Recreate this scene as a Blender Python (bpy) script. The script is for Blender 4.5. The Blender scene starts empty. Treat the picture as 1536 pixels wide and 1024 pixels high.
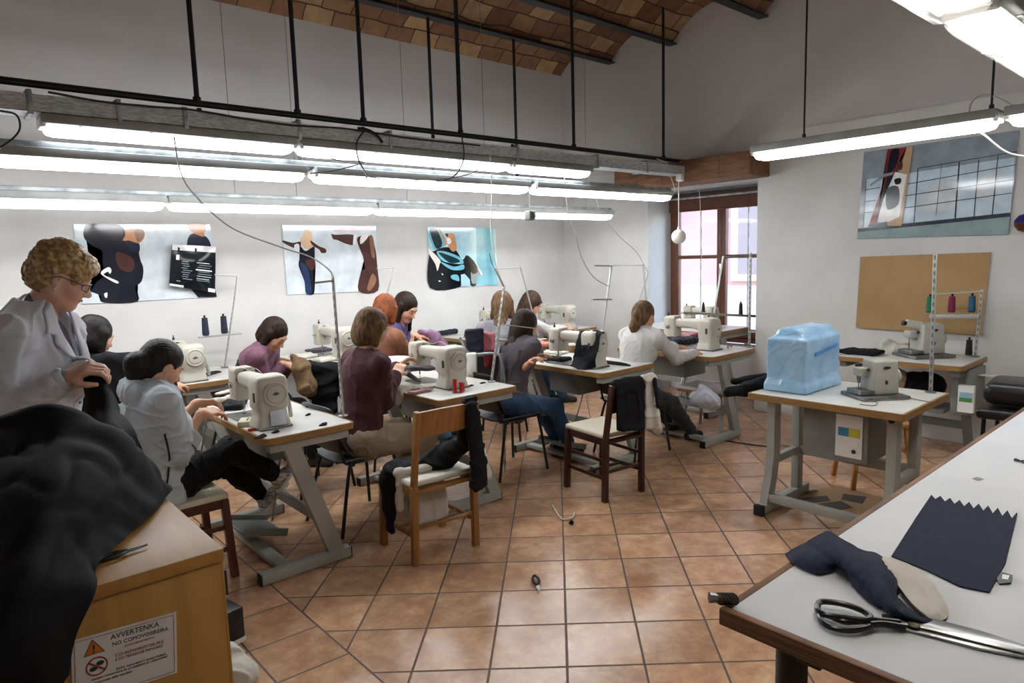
import bpy, bmesh, math, random
import numpy as np
from mathutils import Vector, Matrix, Euler
random.seed(7)
SC = bpy.context.scene
COL = SC.collection
PI = math.pi
# ------------------------------------------------------------------ camera geometry (24 mm lens, 1536x1024)
F = 1013.5
EYE = 1.65
RW = np.array([[0.74950554, -0.10449217, 0.65369934], [-0.66134637, -0.07438305, 0.74638338], [-0.02936706, -0.99174016, -0.12485603]])

def ray(px, py): return RW @ np.array([px - 768, py - 512, F])
def at(px, py, depth):
    r = ray(px, py) * (depth / F); return Vector((r[0], r[1], r[2] + EYE))
def flo(px, py, z=0.0):
    d = ray(px, py); t = (z - EYE) / d[2]; return Vector((d[0] * t, d[1] * t, z))
def onY(px, py, y):
    d = ray(px, py); t = y / d[1]; return Vector((d[0] * t, y, EYE + d[2] * t))
def onX(px, py, x):
    d = ray(px, py); t = x / d[0]; return Vector((x, d[1] * t, EYE + d[2] * t))

cam = bpy.data.cameras.new('camera'); cam.sensor_width = 36; cam.lens = F / 1536 * 36; cam.clip_start = .02; cam.clip_end = 200
co = bpy.data.objects.new('camera', cam); COL.objects.link(co)
mw = Matrix.Identity(4)
for i in range(3):
    mw[i][0] = RW[i][0]; mw[i][1] = -RW[i][1]; mw[i][2] = -RW[i][2]
mw[2][3] = EYE
co.matrix_world = mw; SC.camera = co
SC.view_settings.view_transform = 'Standard'; SC.view_settings.look = 'None'; SC.view_settings.gamma = 1
SC.view_settings.exposure = 0.0

# ------------------------------------------------------------------ materials
def lin(c):
    if isinstance(c, str):
        c = tuple(int(c[i:i + 2], 16) / 255 for i in (0, 2, 4))
    return tuple((x / 12.92 if x <= .04045 else ((x + .055) / 1.055) ** 2.4) for x in c) + (1,)
MATS = {}
def mat(name, col, rough=.5, metal=0., col2=None, nscale=8., stretch=(1, 1, 1), namt=1., bump=0., bscale=None, bstretch=None, spec=.5, emit=0., trans=0., alpha=1., sheen=0., detail=4, rvar=0., sss=0.):
    m = bpy.data.materials.new(name); m.use_nodes = True; nt = m.node_tree; N = nt.nodes; L = nt.links
    b = N['Principled BSDF']
    b.inputs['Base Color'].default_value = lin(col); b.inputs['Roughness'].default_value = rough; b.inputs['Metallic'].default_value = metal
    b.inputs['Specular IOR Level'].default_value = spec
    if emit: b.inputs['Emission Color'].default_value = lin(col); b.inputs['Emission Strength'].default_value = emit
    if trans: b.inputs['Transmission Weight'].default_value = trans
    if alpha < 1: b.inputs['Alpha'].default_value = alpha
    if sheen: b.inputs['Sheen Weight'].default_value = sheen; b.inputs['Sheen Roughness'].default_value = .4
    if sss: b.inputs['Subsurface Weight'].default_value = sss; b.inputs['Subsurface Radius'].default_value = (.02, .008, .004); b.inputs['Subsurface Scale'].default_value = .6
    if col2 or bump or rvar:
        tc = N.new('ShaderNodeTexCoord'); mp = N.new('ShaderNodeMapping'); mp.inputs['Scale'].default_value = stretch
        L.new(tc.outputs['Object'], mp.inputs['Vector'])
        nz = N.new('ShaderNodeTexNoise'); nz.inputs['Scale'].default_value = nscale; nz.inputs['Detail'].default_value = detail
        L.new(mp.outputs['Vector'], nz.inputs['Vector'])
        if col2:
            mr = N.new('ShaderNodeMapRange'); mr.inputs['From Min'].default_value = .35; mr.inputs['From Max'].default_value = .65; mr.inputs['To Max'].default_value = namt
            L.new(nz.outputs['Fac'], mr.inputs['Value'])
            mx = N.new('ShaderNodeMix'); mx.data_type = 'RGBA'; mx.inputs['A'].default_value = lin(col); mx.inputs['B'].default_value = lin(col2)
            L.new(mr.outputs['Result'], mx.inputs['Factor']); L.new(mx.outputs['Result'], b.inputs['Base Color'])
        if rvar:
            m2 = N.new('ShaderNodeMapRange'); m2.inputs['To Min'].default_value = rough - rvar; m2.inputs['To Max'].default_value = rough + rvar
            L.new(nz.outputs['Fac'], m2.inputs['Value']); L.new(m2.outputs['Result'], b.inputs['Roughness'])
        if bump:
            nb = nz
            if bscale:
                mp2 = N.new('ShaderNodeMapping'); mp2.inputs['Scale'].default_value = bstretch or (1, 1, 1); L.new(tc.outputs['Object'], mp2.inputs['Vector'])
                nb = N.new('ShaderNodeTexNoise'); nb.inputs['Scale'].default_value = bscale; nb.inputs['Detail'].default_value = 3; L.new(mp2.outputs['Vector'], nb.inputs['Vector'])
            bp = N.new('ShaderNodeBump'); bp.inputs['Strength'].default_value = bump; bp.inputs['Distance'].default_value = .01
            L.new(nb.outputs['Fac'], bp.inputs['Height']); L.new(bp.outputs['Normal'], b.inputs['Normal'])
    MATS[name] = m
    return m

def glow(name, col, strength):
    m = bpy.data.materials.new(name); m.use_nodes = True; nt = m.node_tree
    b = nt.nodes['Principled BSDF']; b.inputs['Base Color'].default_value = lin('f4f4f0')
    b.inputs['Emission Color'].default_value = lin(col); b.inputs['Emission Strength'].default_value = strength; b.inputs['Roughness'].default_value = .3
    MATS[name] = m; return m

# ------------------------------------------------------------------ mesh builder
def frame(z, hint=(0, 0, 1)):
    z = Vector(z).normalized(); h = Vector(hint)
    if abs(z.dot(h)) > .98: h = Vector((1, 0, 0)) if abs(z.x) < .9 else Vector((0, 1, 0))
    x = h.cross(z).normalized(); y = z.cross(x)
    return x, y, z

class MB:
    def __init__(s): s.v = []; s.f = []; s.m = []
    def add(s, vs, fs, mi=0, mtx=None):
        o = len(s.v)
        if mtx is not None: vs = [mtx @ Vector(v) for v in vs]
        s.v += [tuple(v) for v in vs]; s.f += [tuple(i + o for i in f) for f in fs]; s.m += [mi] * len(fs); return s
    def bm(s, bm, mi=0, mtx=None):
        bm.verts.ensure_lookup_table(); bm.verts.index_update()
        s.add([v.co.copy() for v in bm.verts], [[v.index for v in f.verts] for f in bm.faces], mi, mtx); bm.free(); return s
    def box(s, c, d, rot=None, bev=0., mi=0, seg=2, taper=None):
        bm = bmesh.new(); bmesh.ops.create_cube(bm, size=1)
        for v in bm.verts:
            v.co = Vector((v.co.x * d[0], v.co.y * d[1], v.co.z * d[2]))
            if taper and v.co.z > 0: v.co.x *= taper[0]; v.co.y *= taper[1]
        if bev: bmesh.ops.bevel(bm, geom=bm.edges[:], offset=bev, segments=seg, affect='EDGES', profile=.5)
        m = Matrix.Translation(c)
        if rot is not None:
            m = m @ (rot if isinstance(rot, Matrix) else Euler(rot).to_matrix().to_4x4())
        return s.bm(bm, mi, m)
    def b2(s, lo, hi, bev=0., mi=0):
        return s.box([(a + b) / 2 for a, b in zip(lo, hi)], [abs(b - a) for a, b in zip(lo, hi)], None, bev, mi)
    def bar(s, p0, p1, w, h, bev=0., mi=0, hint=(0, 0, 1)):
        p0 = Vector(p0); p1 = Vector(p1); x, y, z = frame(p1 - p0, hint)
        m = Matrix((x, y, z)).transposed().to_4x4()
        return s.box((p0 + p1) / 2, (w, h, (p1 - p0).length), m, bev, mi)
    def cyl(s, p0, p1, r0, r1=None, n=14, mi=0, cap=True):
        r1 = r0 if r1 is None else r1; p0 = Vector(p0); p1 = Vector(p1); x, y, z = frame(p1 - p0)
        vs = []; 
        for p, r in ((p0, r0), (p1, r1)):
            for i in range(n):
                a = 2 * PI * i / n; vs.append(p + (x * math.cos(a) + y * math.sin(a)) * r)
        fs = [(i, (i + 1) % n, n + (i + 1) % n, n + i) for i in range(n)]
        if cap: fs += [tuple(range(n - 1, -1, -1)), tuple(range(n, 2 * n))]
        return s.add(vs, fs, mi)
    def tube(s, pts, r, n=8, mi=0, closed=False):
        pts = [Vector(p) for p in pts]; K = len(pts); rs = r if isinstance(r, (list, tuple)) else [r] * K
        vs = []; fs = []; x = None
        for k in range(K):
            if closed: t = pts[(k + 1) % K] - pts[k - 1]
            else: t = pts[min(k + 1, K - 1)] - pts[max(k - 1, 0)]
            t.normalize()
            if x is None: x, y, _ = frame(t)
            else:
                x = (x - t * x.dot(t)).normalized(); y = t.cross(x)
            for i in range(n):
                a = 2 * PI * i / n; vs.append(pts[k] + (x * math.cos(a) + y * math.sin(a)) * rs[k])
        R = K if closed else K - 1
        for k in range(R):
            for i in range(n):
                a = k * n + i; b = k * n + (i + 1) % n; k2 = ((k + 1) % K) * n
                fs.append((a, b, k2 + (i + 1) % n, k2 + i))
        if not closed: fs += [tuple(range(n - 1, -1, -1)), tuple((K - 1) * n + i for i in range(n))]
        return s.add(vs, fs, mi)
    def lathe(s, prof, c=(0, 0, 0), axis=(0, 0, 1), n=20, mi=0):
        x, y, z = frame(axis); c = Vector(c); vs = []; fs = []
        for r, h in prof:
            for i in range(n):
                a = 2 * PI * i / n; vs.append(c + z * h + (x * math.cos(a) + y * math.sin(a)) * r)
        for k in range(len(prof) - 1):
            for i in range(n):
                fs.append((k * n + i, k * n + (i + 1) % n, (k + 1) * n + (i + 1) % n, (k + 1) * n + i))
        if prof[0][0] > 1e-5: fs.append(tuple(range(n - 1, -1, -1)))
        if prof[-1][0] > 1e-5: fs.append(tuple((len(prof) - 1) * n + i for i in range(n)))
        return s.add(vs, fs, mi)
    def prism(s, poly, z0, z1, mtx=None, mi=0, bev=0.):
        bm = bmesh.new(); vs = [bm.verts.new((p[0], p[1], z0)) for p in poly]; f = bm.faces.new(vs)
        r = bmesh.ops.extrude_face_region(bm, geom=[f])
        for e in r['geom']:
            if isinstance(e, bmesh.types.BMVert): e.co.z = z1
        bmesh.ops.recalc_face_normals(bm, faces=bm.faces[:])
        if bev: bmesh.ops.bevel(bm, geom=bm.edges[:], offset=bev, segments=2, affect='EDGES', profile=.5)
        return s.bm(bm, mi, mtx)
    def ball(s, c, r, n=16, mi=0, mtx=None):
        r = (r, r, r) if not hasattr(r, '__len__') else r; bm = bmesh.new()
        bmesh.ops.create_uvsphere(bm, u_segments=n, v_segments=max(6, n // 2), radius=1)
        m = Matrix.Translation(c) @ (mtx if mtx is not None else Matrix.Identity(4)) @ Matrix.Diagonal((r[0], r[1], r[2], 1))
        return s.bm(bm, mi, m)
    def sheet(s, fn, nu, nv, mi=0, thick=0.):
        vs = [Vector(fn(i / nu, j / nv)) for j in range(nv + 1) for i in range(nu + 1)]; W = nu + 1
        fs = [(j * W + i, j * W + i + 1, (j + 1) * W + i + 1, (j + 1) * W + i) for j in range(nv) for i in range(nu)]
        if thick:
            nrm = [Vector((0, 0, 0)) for _ in vs]
            for f in fs:
                nn = (vs[f[2]] - vs[f[0]]).cross(vs[f[3]] - vs[f[1]])
                if nn.length > 0: nn.normalize()
                for i in f: nrm[i] += nn
            nrm = [q.normalized() if q.length > 0 else Vector((0, 0, 1)) for q in nrm]
            n0 = len(vs); vs = vs + [v - q * thick for v, q in zip(vs, nrm)]
            fs = fs + [tuple(n0 + i for i in reversed(f)) for f in fs]
            rim = [i for i in range(W)] + [j * W + nu for j in range(1, nv + 1)] + [nv * W + i for i in range(nu - 1, -1, -1)] + [j * W for j in range(nv - 1, 0, -1)]
            fs += [(rim[k], n0 + rim[k], n0 + rim[(k + 1) % len(rim)], rim[(k + 1) % len(rim)]) for k in range(len(rim))]
        return s.add(vs, fs, mi)
    def build(s, name, mats, parent=None, world=False, smooth=35, keep=False):
        me = bpy.data.meshes.new(name); vs = s.v; org = Vector((0, 0, 0))
        if parent is not None and world:
            org = obj_world(parent)
        elif parent is None and not keep:
            a = np.array(vs); org = Vector(((a[:, 0].min() + a[:, 0].max()) / 2, (a[:, 1].min() + a[:, 1].max()) / 2, a[:, 2].min()))
        if org.length: vs = [(v[0] - org.x, v[1] - org.y, v[2] - org.z) for v in vs]
        me.from_pydata(vs, [], s.f)
        mats = mats if isinstance(mats, (list, tuple)) else [mats]
        for m in mats: me.materials.append(MATS[m] if isinstance(m, str) else m)
        if len(mats) > 1: me.polygons.foreach_set('material_index', s.m)
        finish(me, smooth)
        o = bpy.data.objects.new(name, me); COL.objects.link(o)
        if parent is not None: o.parent = parent
        else: o.location = org
        return o
def finish(me, smooth):
    bm = bmesh.new(); bm.from_mesh(me); bmesh.ops.recalc_face_normals(bm, faces=bm.faces[:]); bm.to_mesh(me); bm.free()
    if smooth:
        me.polygons.foreach_set('use_smooth', [True] * len(me.polygons))
        if smooth < 180: me.set_sharp_from_angle(angle=math.radians(smooth))
    me.update()
def obj_world(o):
    l = Vector(o.location)
    while o.parent is not None:
        o = o.parent; l = l + Vector(o.location)
    return l
def thing(name, label, cat, loc=(0, 0, 0), rz=0., group=None):
    o = bpy.data.objects.new(name, None); COL.objects.link(o); o.empty_display_size = .1
    o.location = loc; o.rotation_euler = (0, 0, rz)
    return tag(o, label, cat, group)
def tag(o, label, cat, group=None):
    o['label'] = label; o['category'] = cat
    if group: o['group'] = group
    return o
def struct(o): o['kind'] = 'structure'; return o
KIDS = {}
def dup(root, loc=None, rz=None, label=None, group=None, skip=()):
    def cp(o, par):
        c = o.copy(); COL.objects.link(c)
        if par is not None: c.parent = par
        for ch in [q for q in bpy.data.objects if q.parent == o]:
            if par is None and ch.name.split('.')[0] in skip: continue
            cp(ch, c)
        return c
    r = cp(root, None)
    if loc is not None: r.location = loc
    if rz is not None: r.rotation_euler = (0, 0, rz)
    if label: r['label'] = label
    if group: r['group'] = group
    return r
def rot(axis, a): return Matrix.Rotation(a, 4, axis)
def catmull(pts, n=8):
    pts = [Vector(p) for p in pts]; P = [pts[0] * 2 - pts[1]] + pts + [pts[-1] * 2 - pts[-2]]; out = []
    for i in range(1, len(P) - 2):
        for k in range(n):
            t = k / n; a, b, c, d = P[i - 1:i + 3]
            out.append(.5 * ((2 * b) + (c - a) * t + (2 * a - 5 * b + 4 * c - d) * t * t + (3 * b - a - 3 * c + d) * t ** 3))
    return out + [pts[-1]]
SKY=2.0; LAMP=23.0
# ------------------------------------------------------------------ shared materials
mat('white_wall', 'dcdcda', .9, col2='d2d2d0', nscale=2.5, bump=.12, bscale=60)
mat('shaded_grey_wall', 'd2d0cf', .9, col2='c8c6c4', nscale=1.3, bump=.15, bscale=50)  # upper walls: greyer paint at right, dimmer light above lamps also put into colour
mat('dark_steel', '17191d', .5, col2='202328', nscale=12)
mat('galvanised', 'b4b9bb', .45, .4, col2='7f8688', nscale=14, rvar=.1)
mat('grey_housing', 'a2a4a2', .5, col2='8e908e', nscale=8)
mat('brown_frame', '6b4128', .45, col2='573320', nscale=6, stretch=(12, 12, 1))
mat('beam_wood', '91694a', .7, col2='745236', nscale=5, stretch=(6, 1, 6), bump=.3, bscale=30, bstretch=(4, 1, 4))
mat('blind_brown', '6a4635', .8, col2='5c3b2c', nscale=30)
mat('black_plastic', '17171a', .4)
mat('black_rubber', '101012', .7)
mat('white_plastic', 'e6e6e2', .4)
mat('cord_white', 'd8d6cc', .5)
mat('cord_black', '1c1c1c', .5)
mat('cord_grey', '8b8880', .5)
mat('chrome', 'c9cacb', .18, 1.)
mat('steel', '9b9d9f', .3, 1.)
mat('globe_glass', 'f3f1e8', .12, spec=.6)
mat('glass_pane', 'eef4f8', .02, alpha=.12)
mat('facade_pink', 'b98d8b', .9, col2='ad807f', nscale=.8)
mat('facade_cream', 'c2b09c', .9)
mat('facade_dark', '7d6f72', .4)
mat('vault_mortar', '6d5138', .9)
mat('pavement', '9a9690', .9)

def floor_mat():
    m = bpy.data.materials.new('terracotta_tiles'); m.use_nodes = True; nt = m.node_tree; N = nt.nodes; L = nt.links; b = N['Principled BSDF']
    tc = N.new('ShaderNodeTexCoord'); sp = N.new('ShaderNodeSeparateXYZ'); L.new(tc.outputs['Object'], sp.inputs[0])
    def M(op, a, c=None, d=None):
        n = N.new('ShaderNodeMath'); n.operation = op
        for i, q in enumerate((a, c, d)):
            if q is None: continue
            if isinstance(q, (int, float)): n.inputs[i].default_value = q
            else: L.new(q, n.inputs[i])
        return n.outputs[0]
    x, y = sp.outputs[0], sp.outputs[1]
    u0 = M('MULTIPLY', M('ADD', x, y), .70711); v0 = M('MULTIPLY', M('SUBTRACT', y, x), .70711)
    u1 = M('DIVIDE', M('SUBTRACT', M('ADD', u0, M('MULTIPLY', v0, .068)), 2.869), .32)
    v1 = M('DIVIDE', M('ADD', v0, .016), .313)
    u2 = M('DIVIDE', M('SUBTRACT', x, 1.22), .31); v2 = M('DIVIDE', M('SUBTRACT', M('ADD', y, M('MULTIPLY', x, .05)), 2.86), .30)
    sel = M('GREATER_THAN', x, 1.22)
    def mixf(a, c): return M('ADD', M('MULTIPLY', a, sel), M('MULTIPLY', c, M('SUBTRACT', 1, sel)))
    u = mixf(u1, u2); v = mixf(v1, v2)
    fu = M('FRACT', M('ADD', u, 100)); fv = M('FRACT', M('ADD', v, 100))
    eu = M('MINIMUM', fu, M('SUBTRACT', 1, fu)); ev = M('MINIMUM', fv, M('SUBTRACT', 1, fv)); e = M('MINIMUM', eu, ev)
    ls = M('DIVIDE', M('ABSOLUTE', M('SUBTRACT', x, 1.22)), .31)
    e = M('MINIMUM', e, ls)
    gr = N.new('ShaderNodeMapRange'); gr.inputs['From Min'].default_value = .011; gr.inputs['From Max'].default_value = .02; L.new(e, gr.inputs['Value'])
    cb = N.new('ShaderNodeCombineXYZ'); L.new(M('FLOOR', u), cb.inputs[0]); L.new(M('FLOOR', v), cb.inputs[1]); L.new(sel, cb.inputs[2])
    wn = N.new('ShaderNodeTexWhiteNoise'); L.new(cb.outputs[0], wn.inputs['Vector'])
    # blotches, shifted per tile
    ad = N.new('ShaderNodeVectorMath'); ad.operation = 'MULTIPLY_ADD'; ad.inputs[1].default_value = (7, 7, 7)
    L.new(wn.outputs['Color'], ad.inputs[0]); L.new(tc.outputs['Object'], ad.inputs[2])
    nz = N.new('ShaderNodeTexNoise'); nz.inputs['Scale'].default_value = 9; nz.inputs['Detail'].default_value = 8; nz.inputs['Roughness'].default_value = .7; L.new(ad.outputs[0], nz.inputs['Vector'])
    cr = N.new('ShaderNodeValToRGB'); L.new(nz.outputs['Fac'], cr.inputs[0])
    for i, (p, c) in enumerate([(.3, 'a87f63'), (.45, 'b68c6d'), (.56, 'c49c7a'), (.72, 'd2b392')]):
        el = cr.color_ramp.elements[i] if i < 2 else cr.color_ramp.elements.new(p)
        el.position = p; el.color = lin(c)
    hs = N.new('ShaderNodeHueSaturation'); L.new(cr.outputs[0], hs.inputs['Color'])
    mr = N.new('ShaderNodeMapRange'); mr.inputs['To Min'].default_value = .86; mr.inputs['To Max'].default_value = 1.1; L.new(wn.outputs['Value'], mr.inputs['Value']); L.new(mr.outputs[0], hs.inputs['Value'])
    mx = N.new('ShaderNodeMix'); mx.data_type = 'RGBA'; mx.inputs['A'].default_value = lin('5b4437'); L.new(hs.outputs[0], mx.inputs['B']); L.new(gr.outputs[0], mx.inputs['Factor'])
    L.new(mx.outputs['Result'], b.inputs['Base Color'])
    r2 = N.new('ShaderNodeMapRange'); r2.inputs['To Min'].default_value = .14; r2.inputs['To Max'].default_value = .32; L.new(nz.outputs['Fac'], r2.inputs['Value'])
    mr3 = M('ADD', M('MULTIPLY', M('SUBTRACT', 1, gr.outputs[0]), .4), r2.outputs[0]); L.new(mr3, b.inputs['Roughness'])
    hh = M('ADD', gr.outputs[0], M('MULTIPLY', nz.outputs['Fac'], .08))
    bp = N.new('ShaderNodeBump'); bp.inputs['Strength'].default_value = .35; bp.inputs['Distance'].default_value = .004; L.new(hh, bp.inputs['Height']); L.new(bp.outputs[0], b.inputs['Normal'])
    MATS['floor'] = m
floor_mat()

def vault_mat():
    m = bpy.data.materials.new('brick_vault'); m.use_nodes = True; nt = m.node_tree; N = nt.nodes; L = nt.links; b = N['Principled BSDF']
    tc = N.new('ShaderNodeTexCoord')
    wr = N.new('ShaderNodeTexNoise'); wr.inputs['Scale'].default_value = 2.2; L.new(tc.outputs['Object'], wr.inputs['Vector'])
    ad = N.new('ShaderNodeVectorMath'); ad.operation = 'MULTIPLY_ADD'; ad.inputs[1].default_value = (.07, .07, 0); L.new(wr.outputs['Color'], ad.inputs[0]); L.new(tc.outputs['Object'], ad.inputs[2])
    br = N.new('ShaderNodeTexBrick'); L.new(ad.outputs[0], br.inputs['Vector'])
    br.inputs['Scale'].default_value = 1; br.inputs['Brick Width'].default_value = .3; br.inputs['Row Height'].default_value = .15; br.inputs['Mortar Size'].default_value = .006
    br.inputs['Color1'].default_value = (0, 0, 0, 1); br.inputs['Color2'].default_value = (1, 1, 1, 1); br.inputs['Mortar'].default_value = (.45, .45, .45, 1); br.squash = 1.3; br.squash_frequency = 3
    cr = N.new('ShaderNodeValToRGB'); L.new(br.outputs['Color'], cr.inputs[0])
    for i, (p, c) in enumerate([(.0, '6d4531'), (.3, 'a17a58'), (.55, '875d43'), (.75, 'b2916d'), (1., 'bf9c6d')]):
        el = cr.color_ramp.elements[i] if i < 2 else cr.color_ramp.elements.new(p)
        el.position = p; el.color = lin(c)
    nz = N.new('ShaderNodeTexNoise'); nz.inputs['Scale'].default_value = 9; nz.inputs['Detail'].default_value = 5; L.new(tc.outputs['Object'], nz.inputs['Vector'])
    hs = N.new('ShaderNodeHueSaturation'); L.new(cr.outputs[0], hs.inputs['Color'])
    mr = N.new('ShaderNodeMapRange'); mr.inputs['To Min'].default_value = .55; mr.inputs['To Max'].default_value = 1.35; L.new(nz.outputs['Fac'], mr.inputs['Value']); L.new(mr.outputs[0], hs.inputs['Value'])
    mx = N.new('ShaderNodeMix'); mx.data_type = 'RGBA'; mx.inputs['B'].default_value = lin('4a3526'); L.new(hs.outputs[0], mx.inputs['A']); L.new(br.outputs['Fac'], mx.inputs['Factor'])
    L.new(mx.outputs['Result'], b.inputs['Base Color']); b.inputs['Roughness'].default_value = .85
    bp = N.new('ShaderNodeBump'); bp.inputs['Strength'].default_value = .6; bp.inputs['Distance'].default_value = .015; bp.invert = True; L.new(br.outputs['Fac'], bp.inputs['Height']); L.new(bp.outputs[0], b.inputs['Normal'])
    MATS['vault'] = m
vault_mat()

# ------------------------------------------------------------------ room shell
XW, YW, XN, YN, ZC = 6.42, 6.24, -3.2, -3.0, 4.35
ny0, ny1, nz1, nxd = 3.52, 4.885, 2.33, 6.98
struct(MB().b2((XN - .2, YN - .2, -.12), (nxd + .1, YW + .2, 0)).build('floor', 'floor', keep=True))
w = MB(); w.b2((XN - .2, YW, 0), (XW + .02, YW + .25, 2.77), mi=0); w.b2((XN - .2, YW, 2.77), (XW + .02, YW + .25, ZC), mi=1); struct(w.build('wall_left', ['white_wall', 'shaded_grey_wall']))
w = MB()
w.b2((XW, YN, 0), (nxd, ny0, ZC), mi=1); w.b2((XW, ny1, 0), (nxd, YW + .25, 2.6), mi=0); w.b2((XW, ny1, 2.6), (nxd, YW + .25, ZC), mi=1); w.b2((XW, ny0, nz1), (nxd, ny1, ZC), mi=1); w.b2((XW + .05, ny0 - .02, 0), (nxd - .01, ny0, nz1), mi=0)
w.b2((XW + .44, ny0, 0), (nxd, ny1, .60), mi=0)
w.b2((XW - .022, YN, 0), (XW, ny0, 2.765), mi=0)
struct(w.build('wall_right', ['white_wall', 'shaded_grey_wall']))
struct(MB().b2((XN - .2, YN, 0), (XN, YW, ZC)).build('wall_near', 'white_wall'))
struct(MB().b2((XN - .2, YN - .2, 0), (nxd, YN, ZC)).build('wall_rear', 'white_wall'))
struct(MB().b2((XW - .035, YN, 0), (XW - .022, ny0, .09), bev=.003).build('baseboard_right', 'white_wall'))
struct(MB().b2((XN, YW - .014, 0), (XW, YW, .09), bev=.003).build('baseboard_left', 'white_wall'))
# vaulted brick ceiling between steel beams
beams = [6.24, 5.4, 4.54, 3.5, 2.5, 1.5, .5, -.5, -1.5, -2.5, -3.3]
vb = MB()
for a, b in zip(beams[:-1], beams[1:]):
    c = (a + b) / 2; hw = (a - b) / 2; sg = .26 * hw / .45 * .9
    vb.sheet(lambda s, t, c=c, hw=hw, sg=sg: (XN + (XW + .1 - XN) * s, c + hw * (1 - 2 * t), 3.9 + sg * (1 - (2 * t - 1) ** 2)), 2, 14)
struct(vb.build('ceiling', 'vault', keep=True, smooth=25))
struct(MB().b2((XN - .2, YN - .2, ZC), (nxd, YW + .25, ZC + .1)).build('ceiling_slab', 'vault_mortar'))
for i, y in enumerate(beams[1:-1]):
    b = MB(); b.b2((XN, y - .05, 3.86), (XW, y + .05, 3.872)); b.b2((XN, y - .006, 3.872), (XW, y + .006, 4.0))
    struct(b.build('trim_%d' % (i + 1), 'dark_steel'))
b = MB(); b.b2((6.02, 3.40, 2.35), (6.415, 5.05, 2.575), bev=.012)
for y in (3.72, 4.05, 4.4, 4.72): b.b2((6.016, y, 2.352), (6.022, y + .004, 2.573))
tag(b.build('timber_lintel', 'beam_wood'), 'boxed timber lintel projecting above the window recess', 'beam')

# ------------------------------------------------------------------ window
win = thing('window_1', 'brown wooden casement window in the right wall recess', 'window', (6.86, 4.2, .86)); win['kind'] = 'structure'
WX = 6.86
fb = MB()
y0, y1, z0, z1 = 3.54, 4.86, .62, 2.32
fb.b2((WX - .04, y0, z0), (WX + .06, y0 + .06, z1), .004); fb.b2((WX - .04, y1 - .07, z0), (WX + .06, y1, z1), .004)
fb.b2((WX - .04, y0, z0), (WX + .06, y1, z0 + .06), .004); fb.b2((WX - .04, y0, z1 - .06), (WX + .06, y1, z1), .004)
fb.build('window_frame', 'brown_frame', win, world=True)
ym = 4.17
for (a, c) in ((y0 + .06, ym), (ym, y1 - .07)):
    cb_ = MB(); s = .055
    cb_.b2((WX - .06, a, z0 + .06), (WX, a + s, z1 - .06), .005); cb_.b2((WX - .06, c - s, z0 + .06), (WX, c, z1 - .06), .005)
    cb_.b2((WX - .06, a, z0 + .06), (WX, c, z0 + .06 + .07), .005); cb_.b2((WX - .06, a, z1 - .13), (WX, c, z1 - .06), .005)
    cb_.b2((WX - .055, a, 1.56), (WX, c, 1.6), .004)
    o = cb_.build('casement', 'brown_frame', win, world=True)
    for (p, q) in ((z0 + .12, 1.57), (1.59, z1 - .12)):
        g = MB().b2((WX - .03, a + .05, p), (WX - .026, c - .05, q)).build('pane', 'glass_pane', win, world=True)
    MB().cyl((WX + .02, (a + c) / 2, z0 + .05), (WX + .02, (a + c) / 2, z1 - .05), .009, n=8).build('security_bar', 'galvanised', win, world=True)
MB().b2((WX - .085, ym - .01, 1.33), (WX - .06, ym + .015, 1.5), .004).build('window_handle', 'chrome', win, world=True)
r_ = thing('roller_blind', 'brown fabric blind rolled down over the top of the window', 'blind', (6.78, 4.2, 2.1))
MB().sheet(lambda s, t: (6.77 + .006 * math.sin(s * 40), 3.55 + 1.3 * s, 2.3 - .19 * t), 40, 4, thick=.004).build('blind_fabric', 'blind_brown', r_, world=True)
MB().cyl((6.77, 3.56, 2.11), (6.77, 4.84, 2.11), .01).build('bottom_bar', 'brown_frame', r_, world=True)
r_ = thing('curtain_rod', 'black and steel curtain rod across the top of the window recess', 'rod', (6.66, 4.2, 2.25))
MB().cyl((6.68, 3.53, 2.29), (6.68, 4.87, 2.29), .014).build('upper_rod', 'black_plastic', r_, world=True)
MB().cyl((6.62, 3.53, 2.24), (6.62, 4.87, 2.24), .012).build('lower_rod', 'galvanised', r_, world=True)
MB().b2((6.58, 3.54, 2.225), (6.7, 3.56, 2.3), .003).b2((6.58, 4.84, 2.225), (6.7, 4.86, 2.3), .003).build('bracket', 'black_plastic', r_, world=True)
# street house seen through the window
bld = thing('street_building', 'pale pink house across the street seen through the window', 'building', (13.5, 8, 0))
MB().b2((13, 1, 0), (14, 20, 9)).build('wall', 'facade_pink', bld, world=True)
MB().b2((12.9, 1, 3.1), (13, 20, 3.35)).build('ledge', 'facade_cream', bld, world=True)
MB().b2((12.94, 1, 0), (13, 20, .9)).build('plinth', 'facade_cream', bld, world=True)
for y in (4.6, 7.1, 9.6, 12.1):
    for z in (1.0, 4.0):
        f_ = MB().b2((12.92, y - .6, z), (12.99, y + .6, z + 1.9)).build('window', 'facade_cream', bld, world=True)
        MB().b2((12.9, y - .42, z + .15), (12.93, y + .42, z + 1.75)).build('pane', 'facade_dark', f_, world=True)
struct(MB().b2((nxd + .1, -6, -.15), (14, 20, -.05)).build('street', 'pavement'))

# ------------------------------------------------------------------ sky
wd = bpy.data.worlds.new('sky'); SC.world = wd; wd.use_nodes = True; nt = wd.node_tree
bg = nt.nodes['Background']; sky = nt.nodes.new('ShaderNodeTexSky'); sky.sky_type = 'NISHITA'; sky.sun_disc = False; sky.sun_elevation = math.radians(45); sky.sun_rotation = math.radians(200)
nt.links.new(sky.outputs[0], bg.inputs['Color']); bg.inputs['Strength'].default_value = SKY
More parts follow.
